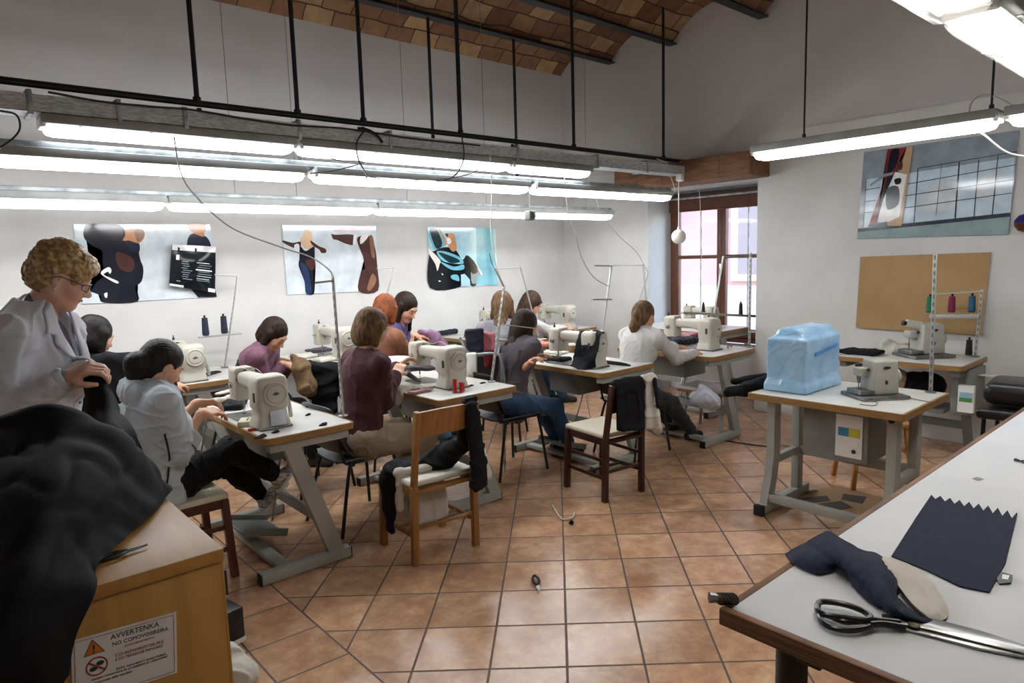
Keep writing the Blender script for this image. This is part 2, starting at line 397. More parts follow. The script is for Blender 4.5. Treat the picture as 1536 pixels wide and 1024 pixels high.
# ------------------------------------------------------------------ fluorescent lights
glow('tube_light', 'f8f9fa', LAMP); glow('tube_light_cool', 'eef6ff', LAMP * .45); glow('tube_light_near', 'fffaf0', LAMP * 1.3); mat('lamp_cover', 'f4f6f6', .06, alpha=.16); mat('reflector_white', 'e8e8e4', .4)
mat('tray_metal', 'd6dbde', .5, .1, col2='a4acaf', nscale=55, stretch=(.5, 1, 2.2), bump=.5)
def fixture(L, label, group, gm='tube_light', w=.13, name='fluorescent_light', clear=False):
    t = thing(name, label, 'light', group=group)
    MB().box((0, 0, .075), (L, w + .03, .05), bev=.008).build('housing', 'grey_housing', t)
    prof = [(-.5 * w + .006, .05), (-.46 * w, .022), (-.36 * w, .004), (-.2 * w, 0), (.2 * w, 0), (.36 * w, .004), (.46 * w, .022), (.5 * w - .006, .05)]
    d = MB(); xs = [-.5 * L + .02, -.5 * L + .03, -.5 * L + .06, .5 * L - .06, .5 * L - .03, .5 * L - .02]; ks = [.55, .85, 1, 1, .85, .55]
    vs = []; n = len(prof)
    for x, k in zip(xs, ks): vs += [(x, y * (.9 + .1 * k), .05 - (.05 - z) * k) for y, z in prof]
    fs = [(i * n + j, i * n + j + 1, (i + 1) * n + j + 1, (i + 1) * n + j) for i in range(len(xs) - 1) for j in range(n - 1)] + [tuple(range(n)), tuple((len(xs) - 1) * n + j for j in reversed(range(n)))]
    d.add(vs, fs); d = d.build('clear_cover' if clear else 'diffuser', 'lamp_cover' if clear else gm, t)
    if clear:
        MB().box((0, 0, .046), (L - .06, w - .02, .004)).build('reflector', 'reflector_white', t)
        for y in (-.24 * w, .24 * w): MB().cyl((-.5 * L + .07, y, .03), (.5 * L - .07, y, .03), .011, n=12).build('tube', gm, t)
    for x in (-.5, .5): MB().box((x * (L - .02), 0, .06), (.03, w * .9, .05), bev=.008).build('end_cap', 'white_plastic', t)
    k = max(2, int(L / .32))
    for i in range(k):
        x = -.5 * L + L * (i + .5) / k
        MB().box((x, 0, .062), (.02, w + .012, .03), bev=.002).build('clip', 'grey_housing', t)
    return t
def put(t, x0, x1, y, z): t.location = ((x0 + x1) / 2, y, z)
R1Y, R1Z, R2Y, R2Z, RLY = 4.25, 2.165, 5.0, 2.02, 4.2
xa = onY(462, 275, R1Y).x; xb = onY(795, 295, R1Y).x; xc = onY(1003, 305, R1Y).x
g1 = 'fluorescent lights of the middle row'
put(fixture(2.05, 'long lit fluorescent light at the left end of the middle row', g1), xa - 2.08, xa - .03, R1Y, R1Z)
put(fixture(xb - xa - .08, 'long lit fluorescent light in the middle row between the two end lights', g1), xa + .03, xb - .05, R1Y, R1Z)
put(fixture(xc - xb - .04, 'shorter lit fluorescent light at the window end of the middle row', g1), xb + .02, xc - .02, R1Y, R1Z)
g2 = 'fluorescent lights of the row nearest the poster wall'
xe = onY(915, 325, R2Y).x; x2 = onY(247, 310, R2Y).x; x3 = onY(560, 317, R2Y).x
put(fixture(x2 + 1.0, 'low fluorescent light near the first poster at the left of the wall row', g2), -1.0, x2, R2Y, R2Z)
put(fixture(x3 - x2 - .02, 'low fluorescent light above the second poster in the wall row', g2), x2 + .01, x3 - .01, R2Y, R2Z)
put(fixture(xe - x3 - .02, 'low fluorescent light above the third poster in the wall row', g2), x3 + .01, xe - .01, R2Y, R2Z)
# upper row under the galvanised tray
g0 = 'fluorescent lights under the galvanised tray'
x0 = [onY(p, 200, RLY).x for p in (55, 440, 760, 880)]
for i, lb in enumerate(('cool white light under the left part of the galvanised tray', 'cool white light under the middle of the galvanised tray', 'short cool white light under the right part of the galvanised tray')):
    put(fixture(x0[i + 1] - x0[i] - .03, lb, g0, 'tube_light_cool', .15), x0[i] + .015, x0[i + 1] - .015, RLY, 2.325)
# right lamp along Y, over the covered machine's table
g3 = 'lights hung over the right side tables'
LX = 4.3
ya = onX(1133, 238, LX).y; zz = onX(1133, 238, LX).z - .02; yb = onX(1500, 190, LX).y
t = fixture(ya - yb, 'lit fluorescent light hung on rods before the crane poster', g3); t.rotation_euler = (0, 0, PI / 2); t.location = (LX, (ya + yb) / 2, zz)
t = fixture(1.3, 'lit light cut off by the right edge, after the one before the crane poster', g3); t.rotation_euler = (0, 0, PI / 2); t.location = (LX, yb - .68, zz)
for px, lb in ((1206, 'thin steel rod holding the free end of the crane poster light'), (1485, 'thin steel wire holding the right part of the crane poster light')):
    p = onX(px, 200, LX); tag(MB().cyl((LX, p.y, zz + .1), (LX, p.y, 4.0), .006, n=8).cyl((LX, p.y, zz + .1), (LX, p.y, zz + .13), .012, n=8).build('hanger_rod', 'dark_steel'), lb, 'rod')
# near lamps over the cutting table, clear covers
g4 = 'near lights over the cutting table'
NY, NZ = .60, 2.215
for (a, b, lb) in ((.72, 2.13, 'large near ceiling light with rounded clear end at the top edge'), (2.17, 3.6, 'large near ceiling light reaching out of the top right corner')):
    t = fixture(b - a, lb, g4, 'tube_light_near', .145, clear=True); put(t, a, b, NY, NZ)
    MB().tube([(-.3, -.079, .06), (-.3, -.074, .02), (-.3, 0, -.004), (-.3, .074, .02), (-.3, .079, .06)], .003, 6).build('wire_clip', 'steel', t)

# ------------------------------------------------------------------ dark rail frame
rail = thing('hanging_rail_frame', 'black steel rail on tall rods crossing the room below the vault', 'rail', (3.4, RLY, 2.575))
xr_ = 6.3
mb = MB().tube([(-1.2, RLY, 2.575), (xr_, RLY, 2.575)], .019, 10); mb.build('rail', 'dark_steel', rail, world=True)
MB().cyl((xr_ - .05, RLY, 2.575), (xr_ + .02, RLY, 2.575), .03, n=12).build('end_cap', 'black_rubber', rail, world=True)
PX = [298, 447, 545, 690, 860, 995]
for px in PX:
    p = onY(px, 180, RLY)
    top = 4.02
    MB().cyl((p.x, p.y, 2.575), (p.x, p.y, top), .014 if px != 690 else .017, n=10).cyl((p.x, p.y, 2.57), (p.x, p.y, 2.61), .022, n=10).build('pole', 'dark_steel', rail, world=True)
for px in (307, 452, 548, 652, 770):
    p = onY(px, 260, RLY + .05)
    MB().cyl((p.x, RLY + .05, R1Z + .1), (p.x, RLY + .05, 2.56), .014, n=10).cyl((p.x, RLY + .05, R1Z + .1), (p.x, RLY + .05, R1Z + .13), .022, n=10).build('lower_hanger', 'dark_steel', rail, world=True)
tr = thing('cable_tray', 'galvanised perforated cable tray fixed under the black rail', 'tray', (3.3, RLY, 2.42))
m_ = MB(); xt0, xt1 = -1.2, 6.22
m_.b2((xt0, RLY - .085, 2.425), (xt1, RLY - .082, 2.51)); m_.b2((xt0, RLY + .082, 2.425), (xt1, RLY + .085, 2.51)); m_.b2((xt0, RLY - .085, 2.425), (xt1, RLY + .085, 2.428))
m_.build('channel', 'tray_metal', tr, world=True)
for px in (45, 175, 272, 440, 575, 765, 885, 960):
    p = onY(px, 190, RLY); MB().b2((p.x - .012, RLY - .092, 2.41), (p.x + .012, RLY + .092, 2.53), .003).build('bracket', 'galvanised', tr, world=True)
p = onY(860, 235, RLY)
# continuous channel above row 1, conduits behind
tag(MB().b2((-1.2, R1Y - .035, R1Z + .1), (xc, R1Y + .035, R1Z + .135), .003).build('mounting_channel', 'galvanised'), 'grey mounting channel above the middle row of lights', 'channel')
tag(MB().b2((-1.2, R2Y - .03, R2Z + .1), (xe, R2Y + .03, R2Z + .13), .003).build('mounting_channel', 'galvanised'), 'grey mounting channel above the row of lights nearest the poster wall', 'channel')
cz = onY(652, 262, 5.4).z
for dz, dy, lb in ((0, 0, 'upper galvanised conduit pipe running behind the tray'), (-.06, -.1, 'lower galvanised conduit pipe running behind the tray')):
    tag(MB().tube([(-1.2, 5.4 + dy, cz + dz), (6.4, 5.4 + dy, cz + dz)], .014, 8).build('conduit_pipe', 'galvanised'), lb, 'pipe')
for px, ytop in ((649, 5.4), (774, 5.4)):
    p = onY(px, 200, 5.4); MB().cyl((p.x, 5.4, cz - .06), (p.x, 5.4, 3.87), .015, n=10).build('pole', 'dark_steel', rail, world=True)
# suspension wires of the wall row
for px in (355, 447, 612, 730, 880):
    p = onY(px, 320, R2Y); tag(MB().cyl((p.x, R2Y, R2Z + .12), (p.x, R2Y, 4.15), .0025, n=6).build('suspension_wire', 'cord_grey'), 'thin wire holding the wall row of lights, %s' % {355: 'left of the second poster', 447: 'above the left figure of the second poster', 612: 'between the second and third posters', 730: 'above the right end of the third poster', 880: 'nearest the corner'}[px], 'wire')
# ------------------------------------------------------------------ furniture materials
mat('laminate', 'dcdcd8', .35, col2='cfcfca', nscale=6)
mat('edge_wood', '9f7a48', .45, col2='89683b', nscale=4, stretch=(3, 3, 30))
mat('table_grey', 'a5a8a2', .45, col2='979a94', nscale=5)
mat('table_dark_grey', '6e716f', .5)
mat('motor_grey', '878a86', .5, col2='777a77', nscale=5)
mat('machine_cream', 'c9c6ba', .38, col2='bfbbad', nscale=4)
mat('machine_grey', 'b9b8af', .4, col2='a9a89e', nscale=4)
mat('machine_line', '8f8a7c', .5)
mat('base_steel', '8d8f8c', .35, .7, col2='6c6e6c', nscale=20)
mat('sticker', 'd8d9d6', .5); mat('logo_blue', '4d5f7d', .5); mat('logo_dark', '2b2c2e', .5)
mat('screen_sticker', 'c6ccd8', .25, col2='e9edf4', nscale=10)
mat('oak_chair', 'a0703c', .42, col2='8a5d2f', nscale=3, stretch=(14, 14, 1.2), bump=.1)
mat('dark_chair', '41211a', .35, col2='331812', nscale=4, stretch=(10, 10, 1))
mat('brown_chair', '5a2c1c', .4, col2='47210f', nscale=4, stretch=(10, 10, 1))
mat('seat_cream', 'd9d3bd', .6, col2='cfc8b0', nscale=6)
mat('seat_white', 'dfddd2', .7)
mat('beech', 'c08a4e', .45, col2='ac7639', nscale=4, stretch=(10, 10, 1))
mat('paper', 'e9e9e6', .6); mat('leaf_green', '4e8a45', .6); mat('sky_print', '8fb6c9', .6); mat('yellow_print', 'c9c43e', .6); mat('blue_print', '2f83b5', .6)
mat('red_plastic', 'b51f1b', .35)
mat('slot_strip', 'adaeaa', .4, .3)

def rrect(x0, y0, x1, y1, r, n=5):
    out = []
    for cx, cy, a0 in ((x1 - r, y1 - r, 0), (x0 + r, y1 - r, 90), (x0 + r, y0 + r, 180), (x1 - r, y0 + r, 270)):
        for k in range(n + 1):
            a = math.radians(a0 + 90 * k / n); out.append((cx + r * math.cos(a), cy + r * math.sin(a)))
    return out
GT = 'sewing machine tables'
def sewing_table(label, x0, x1, y0, y1, h=.77, r=.035, slant=1, pedal=True, box=True, rz=0., frame_mat='table_grey'):
    w = x1 - x0; l = y1 - y0; t = thing('sewing_table', label, 'table', (x0, y0, 0), rz, GT)
    MB().prism(rrect(.014, .014, w - .014, l - .014, r * .7), h - .03, h, bev=.002).build('tabletop', 'laminate', t)
    e = MB(); o_ = rrect(0, 0, w, l, r); i_ = rrect(.0145, .0145, w - .0145, l - .0145, r * .7); n = len(o_); vs = []
    for z, pl in ((h - .036, o_), (h - .0015, o_), (h - .0015, i_), (h - .036, i_)): vs += [(p[0], p[1], z) for p in pl]
    fs = [(a * n + k, a * n + (k + 1) % n, ((a + 1) % 4) * n + (k + 1) % n, ((a + 1) % 4) * n + k) for a in range(4) for k in range(n)]
    e.add(vs, fs); e.build('wood_edging', 'edge_wood', t, smooth=30)
    for y in (.025, l - .085):
        MB().b2((.03, y, h - .085), (w - .03, y + .06, h - .037), .004).build('top_rail', frame_mat, t)
    ya, yb = .05, l - .12
    fx0, fx1 = -.06, min(w - .06, .5)
    for y in (ya, yb):
        f = MB().b2((fx0, y - .03, .004), (fx1, y + .03, .064), .006).build('foot', frame_mat, t)
        for x in (fx0, fx1): MB().b2((x - .008, y - .026, .0), (x + .008, y + .026, .058), .004).build('foot_cap', 'black_rubber', f)
        xb, xt = w * .72, w * .30
        xb = min(xb, fx1 - .05)
        lg = MB(); d = .045
        zs = [(.06, xb), (h - .08, xt if slant else xb)]
        vs = [(xx + sx * d, y + sy * .022, z) for z, xx in zs for sx, sy in ((-1, -1), (1, -1), (1, 1), (-1, 1))]
        lg.add(vs, [(0, 1, 2, 3), (7, 6, 5, 4), (0, 4, 5, 1), (1, 5, 6, 2), (2, 6, 7, 3), (3, 7, 4, 0)])
        lg.build('leg', frame_mat, t)
    MB().b2((xb - .085, ya, .23), (xb - .06, yb, .29), .004).build('stretcher', frame_mat, t)
    if pedal:
        MB().b2((.05, ya + .03, .025), (.12, yb - .03, .055), .004).build('base_bar', frame_mat, t)
        m = Matrix.Translation((.12, l * .52, .105)) @ rot('Y', .28)
        p = MB().box((0, 0, 0), (.26, .3, .014), m, .004)
        p.box(m @ Vector((0, -.15, .016)), (.26, .012, .045), m.to_3x3().to_4x4(), .003).box(m @ Vector((0, .15, .016)), (.26, .012, .045), m.to_3x3().to_4x4(), .003)
        p = p.build('pedal', 'motor_grey', t)
        MB().box(m @ Vector((0, 0, .008)), (.23, .27, .004), m.to_3x3().to_4x4()).build('rubber_mat', 'table_dark_grey', p)
        MB().cyl((.22, l * .52, .12), (w * .6, l * .5, h - .2), .006, n=8).build('pedal_rod', 'steel', t)
    if box:
        MB().b2((w * .35, l * .42, h - .26), (w * .8, l * .75, h - .04), .01).build('motor_box', 'motor_grey', t)
    return t
T1 = sewing_table('nearest white sewing table beside the woman in a grey hooded top', 1.24, 1.745, 3.325, 4.43)
T2 = sewing_table('white sewing table with red clips, at the woman in a maroon cardigan', 2.37, 3.03, 3.41, 4.52, box=True)
T3 = sewing_table('white sewing table behind the dark chair, with black cloth over its machine', 3.74, 4.40, 3.27, 4.33, r=.05)
T4 = sewing_table('round cornered sewing table in front of the woman in a white cardigan', 4.89, 5.63, 3.07, 4.12, r=.07)
T0 = sewing_table('sewing table under the two navy thread cones near the first poster', 1.40, 1.95, 5.35, 6.16)
TA = sewing_table('sewing table in front of the woman in a mauve top', 2.42, 3.0, 5.2, 6.1, h=.80, r=.05)
TB = sewing_table('sewing table under the third poster, with a folded navy cloth on it', 4.3, 4.9, 5.0, 6.1, h=.79)
TC = sewing_table('sewing table in the corner between the third poster and the window recess', 5.45, 6.15, 5.42, 6.18, h=.78, r=.06)
TD = sewing_table('sewing table directly before the window', 5.80, 6.5, 3.62, 4.72, h=.85, r=.04)
T6 = sewing_table('sewing table under the brown board by the right wall', 5.56, 6.2, 1.46, 2.36, box=False, pedal=False, frame_mat='table_dark_grey')

# the right table with a heavier frame
t5 = thing('sewing_table', 'grey framed sewing table carrying the blue plastic covered machine', 'table', (3.8, 1.25, 0), 0, GT)
w5, l5, h5 = .74, .89, .77
MB().prism(rrect(.014, .014, w5 - .014, l5 - .014, .01), h5 - .03, h5, bev=.002).build('tabletop', 'laminate', t5)
e = MB(); o_ = rrect(0, 0, w5, l5, .015); i_ = rrect(.0145, .0145, w5 - .0145, l5 - .0145, .01); n = len(o_); vs = []
for z, pl in ((h5 - .04, o_), (h5 - .0015, o_), (h5 - .0015, i_), (h5 - .04, i_)): vs += [(p[0], p[1], z) for p in pl]
e.add(vs, [(a * n + k, a * n + (k + 1) % n, ((a + 1) % 4) * n + (k + 1) % n, ((a + 1) % 4) * n + k) for a in range(4) for k in range(n)]).build('wood_edging', 'edge_wood', t5)
for y in (.10, .80):
    f = MB().b2((.0, y - .03, .005), (.62, y + .03, .065), .006).build('foot', 'table_grey', t5)
    MB().b2((-.012, y - .032, 0), (.02, y + .032, .068), .006).build('foot_cap', 'black_rubber', f)
    lg = MB(); pts = [(.09, .06), (.14, .22), (.17, .36), (.17, h5 - .04)]
    vs = []
    for x, z in pts: vs += [(x - .04, y - .025, z), (x + .04, y - .025, z), (x + .04, y + .025, z), (x - .04, y + .025, z)]
    fs = [(k * 4 + j, k * 4 + (j + 1) % 4, k * 4 + 4 + (j + 1) % 4, k * 4 + 4 + j) for k in range(3) for j in range(4)] + [(0, 1, 2, 3), (15, 14, 13, 12)]
    lg.add(vs, fs).build('leg', 'table_grey', t5)
    MB().b2((.46, y - .025, .06), (.53, y + .025, h5 - .04), .005).build('leg', 'table_grey', t5)
    MB().b2((.2, y - .02, .30), (.47, y + .02, .35), .004).build('side_brace', 'table_grey', t5)
MB().b2((.07, .12, .075), (.12, .78, .125), .004).build('base_bar', 'table_grey', t5)
MB().b2((.47, .12, .30), (.51, .78, .36), .004).build('stretcher', 'table_grey', t5)
MB().b2((.16, .12, h5 - .09), (.58, .16, h5 - .04), .004).build('top_rail', 'table_grey', t5)
bx = MB().b2((.18, .24, .40), (.46, .62, h5 - .045), .008).build('control_box', 'motor_grey', t5)
st = MB().b2((.174, .27, .43), (.179, .42, .68)).build('sticker', 'paper', bx)
MB().b2((.171, .285, .555), (.175, .345, .605)).build('yellow_print', 'yellow_print', bx); MB().b2((.171, .345, .555), (.175, .405, .605)).build('blue_print', 'blue_print', bx)
MB().lathe([(.012, 0), (.012, .004), (0, .005)], (.173, .315, .47), (-1, 0, 0), 12).build('round_mark', 'logo_dark', bx)
MB().lathe([(.016, 0), (.016, .012), (.012, .016), (0, .016)], (.126, .10, h5 - .07), (-1, 0, 0), 12).build('bolt', 'black_rubber', t5)
# T6 extras
bx = MB().b2((.18, -.02, .38), (.5, .12, h5 - .045), .01).build('control_box', 'motor_grey', T6)
MB().b2((.10, -.05, .42), (.14, .05, .62)).build('sticker_panel', 'paper', T6)
MB().b2((.096, -.04, .5), (.1, .04, .53)).build('leaf_print', 'leaf_green', T6); MB().b2((.096, -.04, .53), (.1, .04, .57)).build('sky_print', 'sky_print', T6)
MB().box((.42, -.08, .66), (.24, .22, .006), (0, .1, 0)).build('paper_tray', 'white_plastic', T6)

# ------------------------------------------------------------------ sewing machines
GM = 'flat bed sewing machines'
def machine(label, x, y, z, rz=0., body='machine_cream', L=.52, sticker=False, scale=1., disc=True):
    t = thing('sewing_machine', label, 'sewing machine', (x, y, z), rz, GM)
    if scale != 1: t.scale = (scale,) * 3
    MB().b2((-.09, -.02, 0), (.09, L, .012), .004).build('bed_plate', 'base_steel', t)
    # pillar with flared foot
    def loft(secs, ax='z', nm='body', mt=body, par=t, r=.02):
        vs = []; n = 0
        for c, x0, x1, y0, y1 in secs:
            pl = rrect(x0, y0, x1, y1, min(r, (x1 - x0) * .45, (y1 - y0) * .45), 4); n = len(pl)
            vs += [(p[0], p[1], c) if ax == 'z' else (p[0], c, p[1]) for p in pl]
        fs = [(k * n + j, k * n + (j + 1) % n, k * n + n + (j + 1) % n, k * n + n + j) for k in range(len(secs) - 1) for j in range(n)]
        fs += [tuple(range(n)), tuple((len(secs) - 1) * n + j for j in range(n))]
        return MB().add(vs, fs).build(nm, mt, par, smooth=50)
    loft([(.012, -.095, .095, -.005, .15), (.03, -.093, .093, -.003, .148), (.06, -.082, .082, 0, .14), (.10, -.078, .078, 0, .135), (.115, -.088, .088, -.008, .137), (.25, -.088, .088, -.008, .137), (.272, -.083, .083, -.003, .133), (.285, -.068, .068, .012, .12)], nm='pillar', r=.03)
    loft([(.12, -.05, .05, .165, .272), (.16, -.052, .052, .17, .274), (.22, -.05, .05, .185, .272), (L - .12, -.047, .047, .19, .268), (L - .09, -.05, .05, .185, .272)], 'y', 'arm', r=.03)
    loft([(L - .125, -.055, .055, .18, .28), (L - .12, -.06, .06, .10, .288), (L - .02, -.06, .06, .095, .288), (L - .004, -.052, .052, .105, .28)], 'y', 'needle_head', r=.02)
    MB().lathe([(.0585, 0), (.0605, .002), (.0585, .003)], (0, L - .122, .225), (0, -1, 0), 4).build('seam', 'machine_line', t)
    if disc:
        d = MB().lathe([(.066, 0), (.066, .010), (.060, .014), (.056, .010), (.050, .010), (.046, .014), (.02, .016), (0, .016)], (.006, -.008, .188), (0, -1, 0), 28).build('wheel_cover', body, t, smooth=30)
        MB().lathe([(.050, 0), (.050, .003), (.046, .003)], (.006, -.0165, .188), (0, -1, 0), 28).build('ring', 'machine_line', d)
        MB().prism([(-.02, 0), (0, -.009), (.02, .001), (0, .01)], 0, .003, Matrix.Translation((.006, -.024, .19)) @ rot('X', PI / 2)).build('emblem', 'logo_blue', d)
    # needle assembly
    nd = MB().cyl((0, L - .06, .1), (0, L - .06, .05), .006, n=8).cyl((0, L - .06, .055), (0, L - .06, .018), .002, n=6).build('needle_bar', 'steel', t)
    MB().b2((-.012, L - .075, .014), (.006, L - .045, .019)).build('presser_foot', 'steel', t)
    MB().lathe([(.02, 0), (.02, .008), (.008, .01), (.008, .022), (.014, .024), (0, .026)], (-.06, L - .06, .19), (-1, 0, 0), 14).build('tension_dial', 'chrome', t)
    MB().b2((-.092, .03, .15), (-.087, .05, .2), .001).build('badge', 'logo_dark', t)
    MB().lathe([(.009, 0), (.009, .02), (.004, .022), (.004, .04), (0, .041)], (0, L - .02, .285), (0, 0, 1), 10).build('thread_post', 'black_plastic', t)
    MB().tube(catmull([(-.02, .06, .285), (-.03, .14, .315), (-.02, .26, .29), (-.03, L - .1, .296), (-.065, L - .06, .25), (-.07, L - .06, .19)]), .0012, 5).build('thread', 'paper', t)
    # side lever and belt guard
    MB().tube([(.075, .03, .2), (.105, .05, .1), (.13, .1, .03)], .012, 8).build('belt_guard', 'machine_grey', t)
    if sticker:
        MB().b2((-.03, -.016, .018), (.055, -.0125, .10), .001).build('sticker', 'screen_sticker', t)
    return t
machine('cream sewing machine with a pale sticker, nearest on the first table', 1.375, 3.52, .7705, sticker=True)
machine('cream sewing machine behind the red clips', 2.69, 3.64, .7705)
machine('cream sewing machine with black cloth hanging over its arm', 3.93, 3.45, .7705)
machine('cream sewing machine under the hand of the woman in a white cardigan', 5.26, 3.27, .7705)
machine('cream sewing machine below the two navy thread cones', 1.53, 5.42, .7705)
machine('cream sewing machine behind the mauve topped woman, beneath the second poster', 2.75, 5.3, .8005, L=.55)
machine('cream sewing machine under the third poster, seen with its arch open', 4.62, 5.2, .7905, L=.55)
machine('cream sewing machine with a yellow band in the room corner', 5.72, 5.46, .7805, L=.52)
machine('pale sewing machine standing right in front of the window', 6.1, 3.8, .8505, L=.45, scale=.8)

def overlock(label, x, y, z, rz, arm=False):
    t = thing('sewing_machine', label, 'sewing machine', (x, y, z), rz)
    MB().b2((-.17, -.14, 0), (.17, .14, .025), .008).build('base_plate', 'base_steel', t)
    b = MB().box((.03, 0, .145), (.2, .16, .24), None, .018, seg=3, taper=(.88, .9)).build('body', 'machine_grey', t)
    MB().box((-.09, .02, .18), (.09, .08, .06), None, .012).build('sewing_arm', 'machine_grey', t)
    MB().b2((-.16, -.08, .03), (-.05, .08, .06), .006).build('cloth_plate', 'base_steel', t)
    MB().cyl((-.11, .02, .155), (-.11, .02, .05), .004, n=8).build('needle_bar', 'steel', t)
    for q in (-.04, .0, .04): MB().lathe([(.011, 0), (.011, .012), (.006, .014), (0, .018)], (-.075, q, .2), (-1, 0, 0), 10).build('tension_dial', 'black_plastic', t)
    MB().prism([(-.03, 0), (-.015, -.009), (.015, -.009), (.03, 0), (.015, .009), (-.015, .009)], 0, .002, Matrix.Translation((.03, -.0785, .215)) @ rot('X', PI / 2)).build('emblem', 'logo_dark', b)
    MB().b2((.02, -.083, .10), (.035, -.079, .125)).build('lever_slot', 'logo_dark', b)
    hw = MB().lathe([(.05, 0), (.055, .006), (.055, .02), (.045, .028), (.02, .028), (0, .03)], (.135, 0, .14), (1, 0, 0), 20).build('hand_wheel', 'machine_grey', t)
    if arm:
        MB().cyl((-.04, .0, .24), (-.14, .02, .27), .04, .03, n=14).build('upper_arm', 'machine_cream', t)
        MB().lathe([(.016, 0), (.02, .03), (.012, .035), (0, .035)], (-.14, .02, .265), (-1, .1, .2), 12).build('knob', 'black_plastic', t)
    return t
overlock('small grey overlock machine on the table with the blue covered machine', 4.16, 1.53, .7705, -.62).scale = (.84,) * 3
overlock('grey machine with a short cream arm under the brown board', 5.92, 1.83, .7705, -.62, arm=True)

# ------------------------------------------------------------------ thread stands
def cone(label, x, y, z, col, h=.115, r=.021, cat='thread cone', tilt=0):
    nm = 'spool_' + col
    if nm not in MATS: mat(nm, col, .6, col2=None, bump=.6, nscale=3, bscale=90, bstretch=(.1, .1, 3))
    t = thing('thread_cone', label, cat, (x, y, z), 0, 'thread cones on the stands')
    MB().lathe([(.024, 0), (.024, .006), (.016, .008)], n=16).build('base_disc', 'black_plastic', t)
    MB().lathe([(r, .008), (r * 1.02, .012), (r * .82, h), (.0, h)], n=18).build('thread', nm, t)
    MB().lathe([(.009, h), (.008, h + .012), (.011, h + .02), (0, h + .022)], n=12).build('spool_tip', 'black_plastic', t)
    return t
def stand(label, base, top, arms=(), slots=True, wire=None, r=.013):
    t = thing('thread_stand', label, 'stand', base, 0, 'thread stands on the sewing tables'); b = Vector(base); tp = Vector(top)
    MB().bar(b, tp, r * 1.6, r * .7, .001).build('pole', 'slot_strip', t, world=True)
    if slots:
        m = MB(); n = int((tp - b).length / .045)
        x, y, z = frame(tp - b)
        for k in range(n):
            c = b.lerp(tp, (k + .5) / n); m.bar(c - z * .012, c + z * .012, r * .7, r * .7 + .003)
        o = m.build('slots', 'table_dark_grey', t, world=True); o['kind'] = 'stuff'
    MB().lathe([(.03, 0), (.03, .006), (.012, .01)], b, n=14).build('base_flange', 'steel', t, world=True)
    for a0, a1, rr in arms:
        MB().bar(a0, a1, rr * 2, rr * 1.2, .001).build('arm', 'slot_strip', t, world=True)
    if wire: MB().tube(catmull(wire, 6), .003, 6).build('guide_wire', 'cord_grey', t, world=True)
    return t
def sa(px0, py0, px1, py1, y, r=.01): return (onY(px0, py0, y), onY(px1, py1, y), r)
b = onY(515, 624, 3.5); b.z = .7705
stand('slotted thread stand at the corner of the nearest sewing table', b, onY(499, 414, 3.46), [(onY(499, 421, 3.46), onY(472, 424, 3.5), .009)])
b = onY(366, 528, 6.0); b.z = .77
stand('slotted thread stand beside the first poster', (1.93, 5.98, .7705), onY(357, 412, 5.98), [sa(358, 414, 322, 412, 5.98), sa(362, 500, 298, 506, 5.98, .012)])
cone('left navy thread cone on the stand beside the first poster', *onY(309, 503, 5.98), '1d2440', h=.15, r=.028)
cone('right navy thread cone on the stand beside the first poster', *onY(337, 500, 5.98), '1a2038', h=.15, r=.028)
stand('slotted thread stand on the table with the red clips', (3.0, 3.66, .7705), onY(756, 430, 3.66), [(onY(758, 487, 3.66), onY(800, 492, 3.66), .006), (onY(757, 432, 3.66), onY(742, 402, 3.66), .006)], wire=[onY(756, 432, 3.66), onY(738, 395, 3.7), onY(734, 380, 3.7)])
stand('plain white thread stand rising behind the red haired woman', (2.95, 5.3, .8005), onY(592, 400, 5.3), [sa(592, 401, 566, 403, 5.3), sa(592, 482, 583, 481, 5.3)], slots=False)
stand('slim white thread stand in front of the third poster', (4.85, 5.1, .7905), onY(780, 398, 5.1), [sa(780, 401, 744, 403, 5.1)], slots=False, r=.01)
stand('white thread stand with a small flat tray on the table with black cloth', (4.36, 3.85, .7705), onY(917, 397, 3.85), [sa(917, 399, 892, 398, 3.85), sa(917, 449, 888, 449, 3.85, .012)], slots=False, wire=[onY(914, 430, 3.85), onY(890, 415, 3.85), onY(872, 385, 3.9), onY(862, 345, 4.0)])
stand('white gallows thread stand in the corner left of the window', (6.12, 4.66, .8505), onY(965, 396, 4.7), [sa(966, 398, 893, 398, 4.7, .012)], slots=False, wire=[onY(968, 400, 4.7), onY(972, 410, 4.7), onY(966, 430, 4.7), onY(958, 452, 4.7)])
stand('white thread stand with a shelf in front of the window', (5.9, 3.72, .8505), onY(1085, 384, 3.72), [sa(1085, 385, 1133, 384, 3.72), (onY(1023, 469, 3.76), onY(1133, 474, 3.66), .02)], slots=False)
sp = onY(1055, 469, 3.74)
cone('short black thread cone at the left of the window shelf', sp.x, sp.y, sp.z + .008, '151517', .075, .016)
sp = onY(1111, 473, 3.68)
cone('tall black thread cone at the right of the window shelf', sp.x, sp.y, sp.z + .008, '17171c', .115, .02)
stand('slotted thread stand on the table of the white cardigan woman', (5.6, 3.14, .7705), (5.6, 3.14, 1.62), [])
p = onX(1396, 588, 4.48)
stand('tall slotted thread stand on the table with the blue cover', (4.48, p.y, .7705), onX(1403, 380, 4.5), [])
ft = onX(1463, 528, 6.12); tpp = onX(1473, 434, 6.12)
stand('slotted thread stand in front of the brown board', (6.12, ft.y, .7705), tpp, [(onX(1474, 437, 6.12), onX(1404, 441, 6.12), .009), (onX(1470, 474, 6.10), onX(1395, 474, 6.10), .025)])
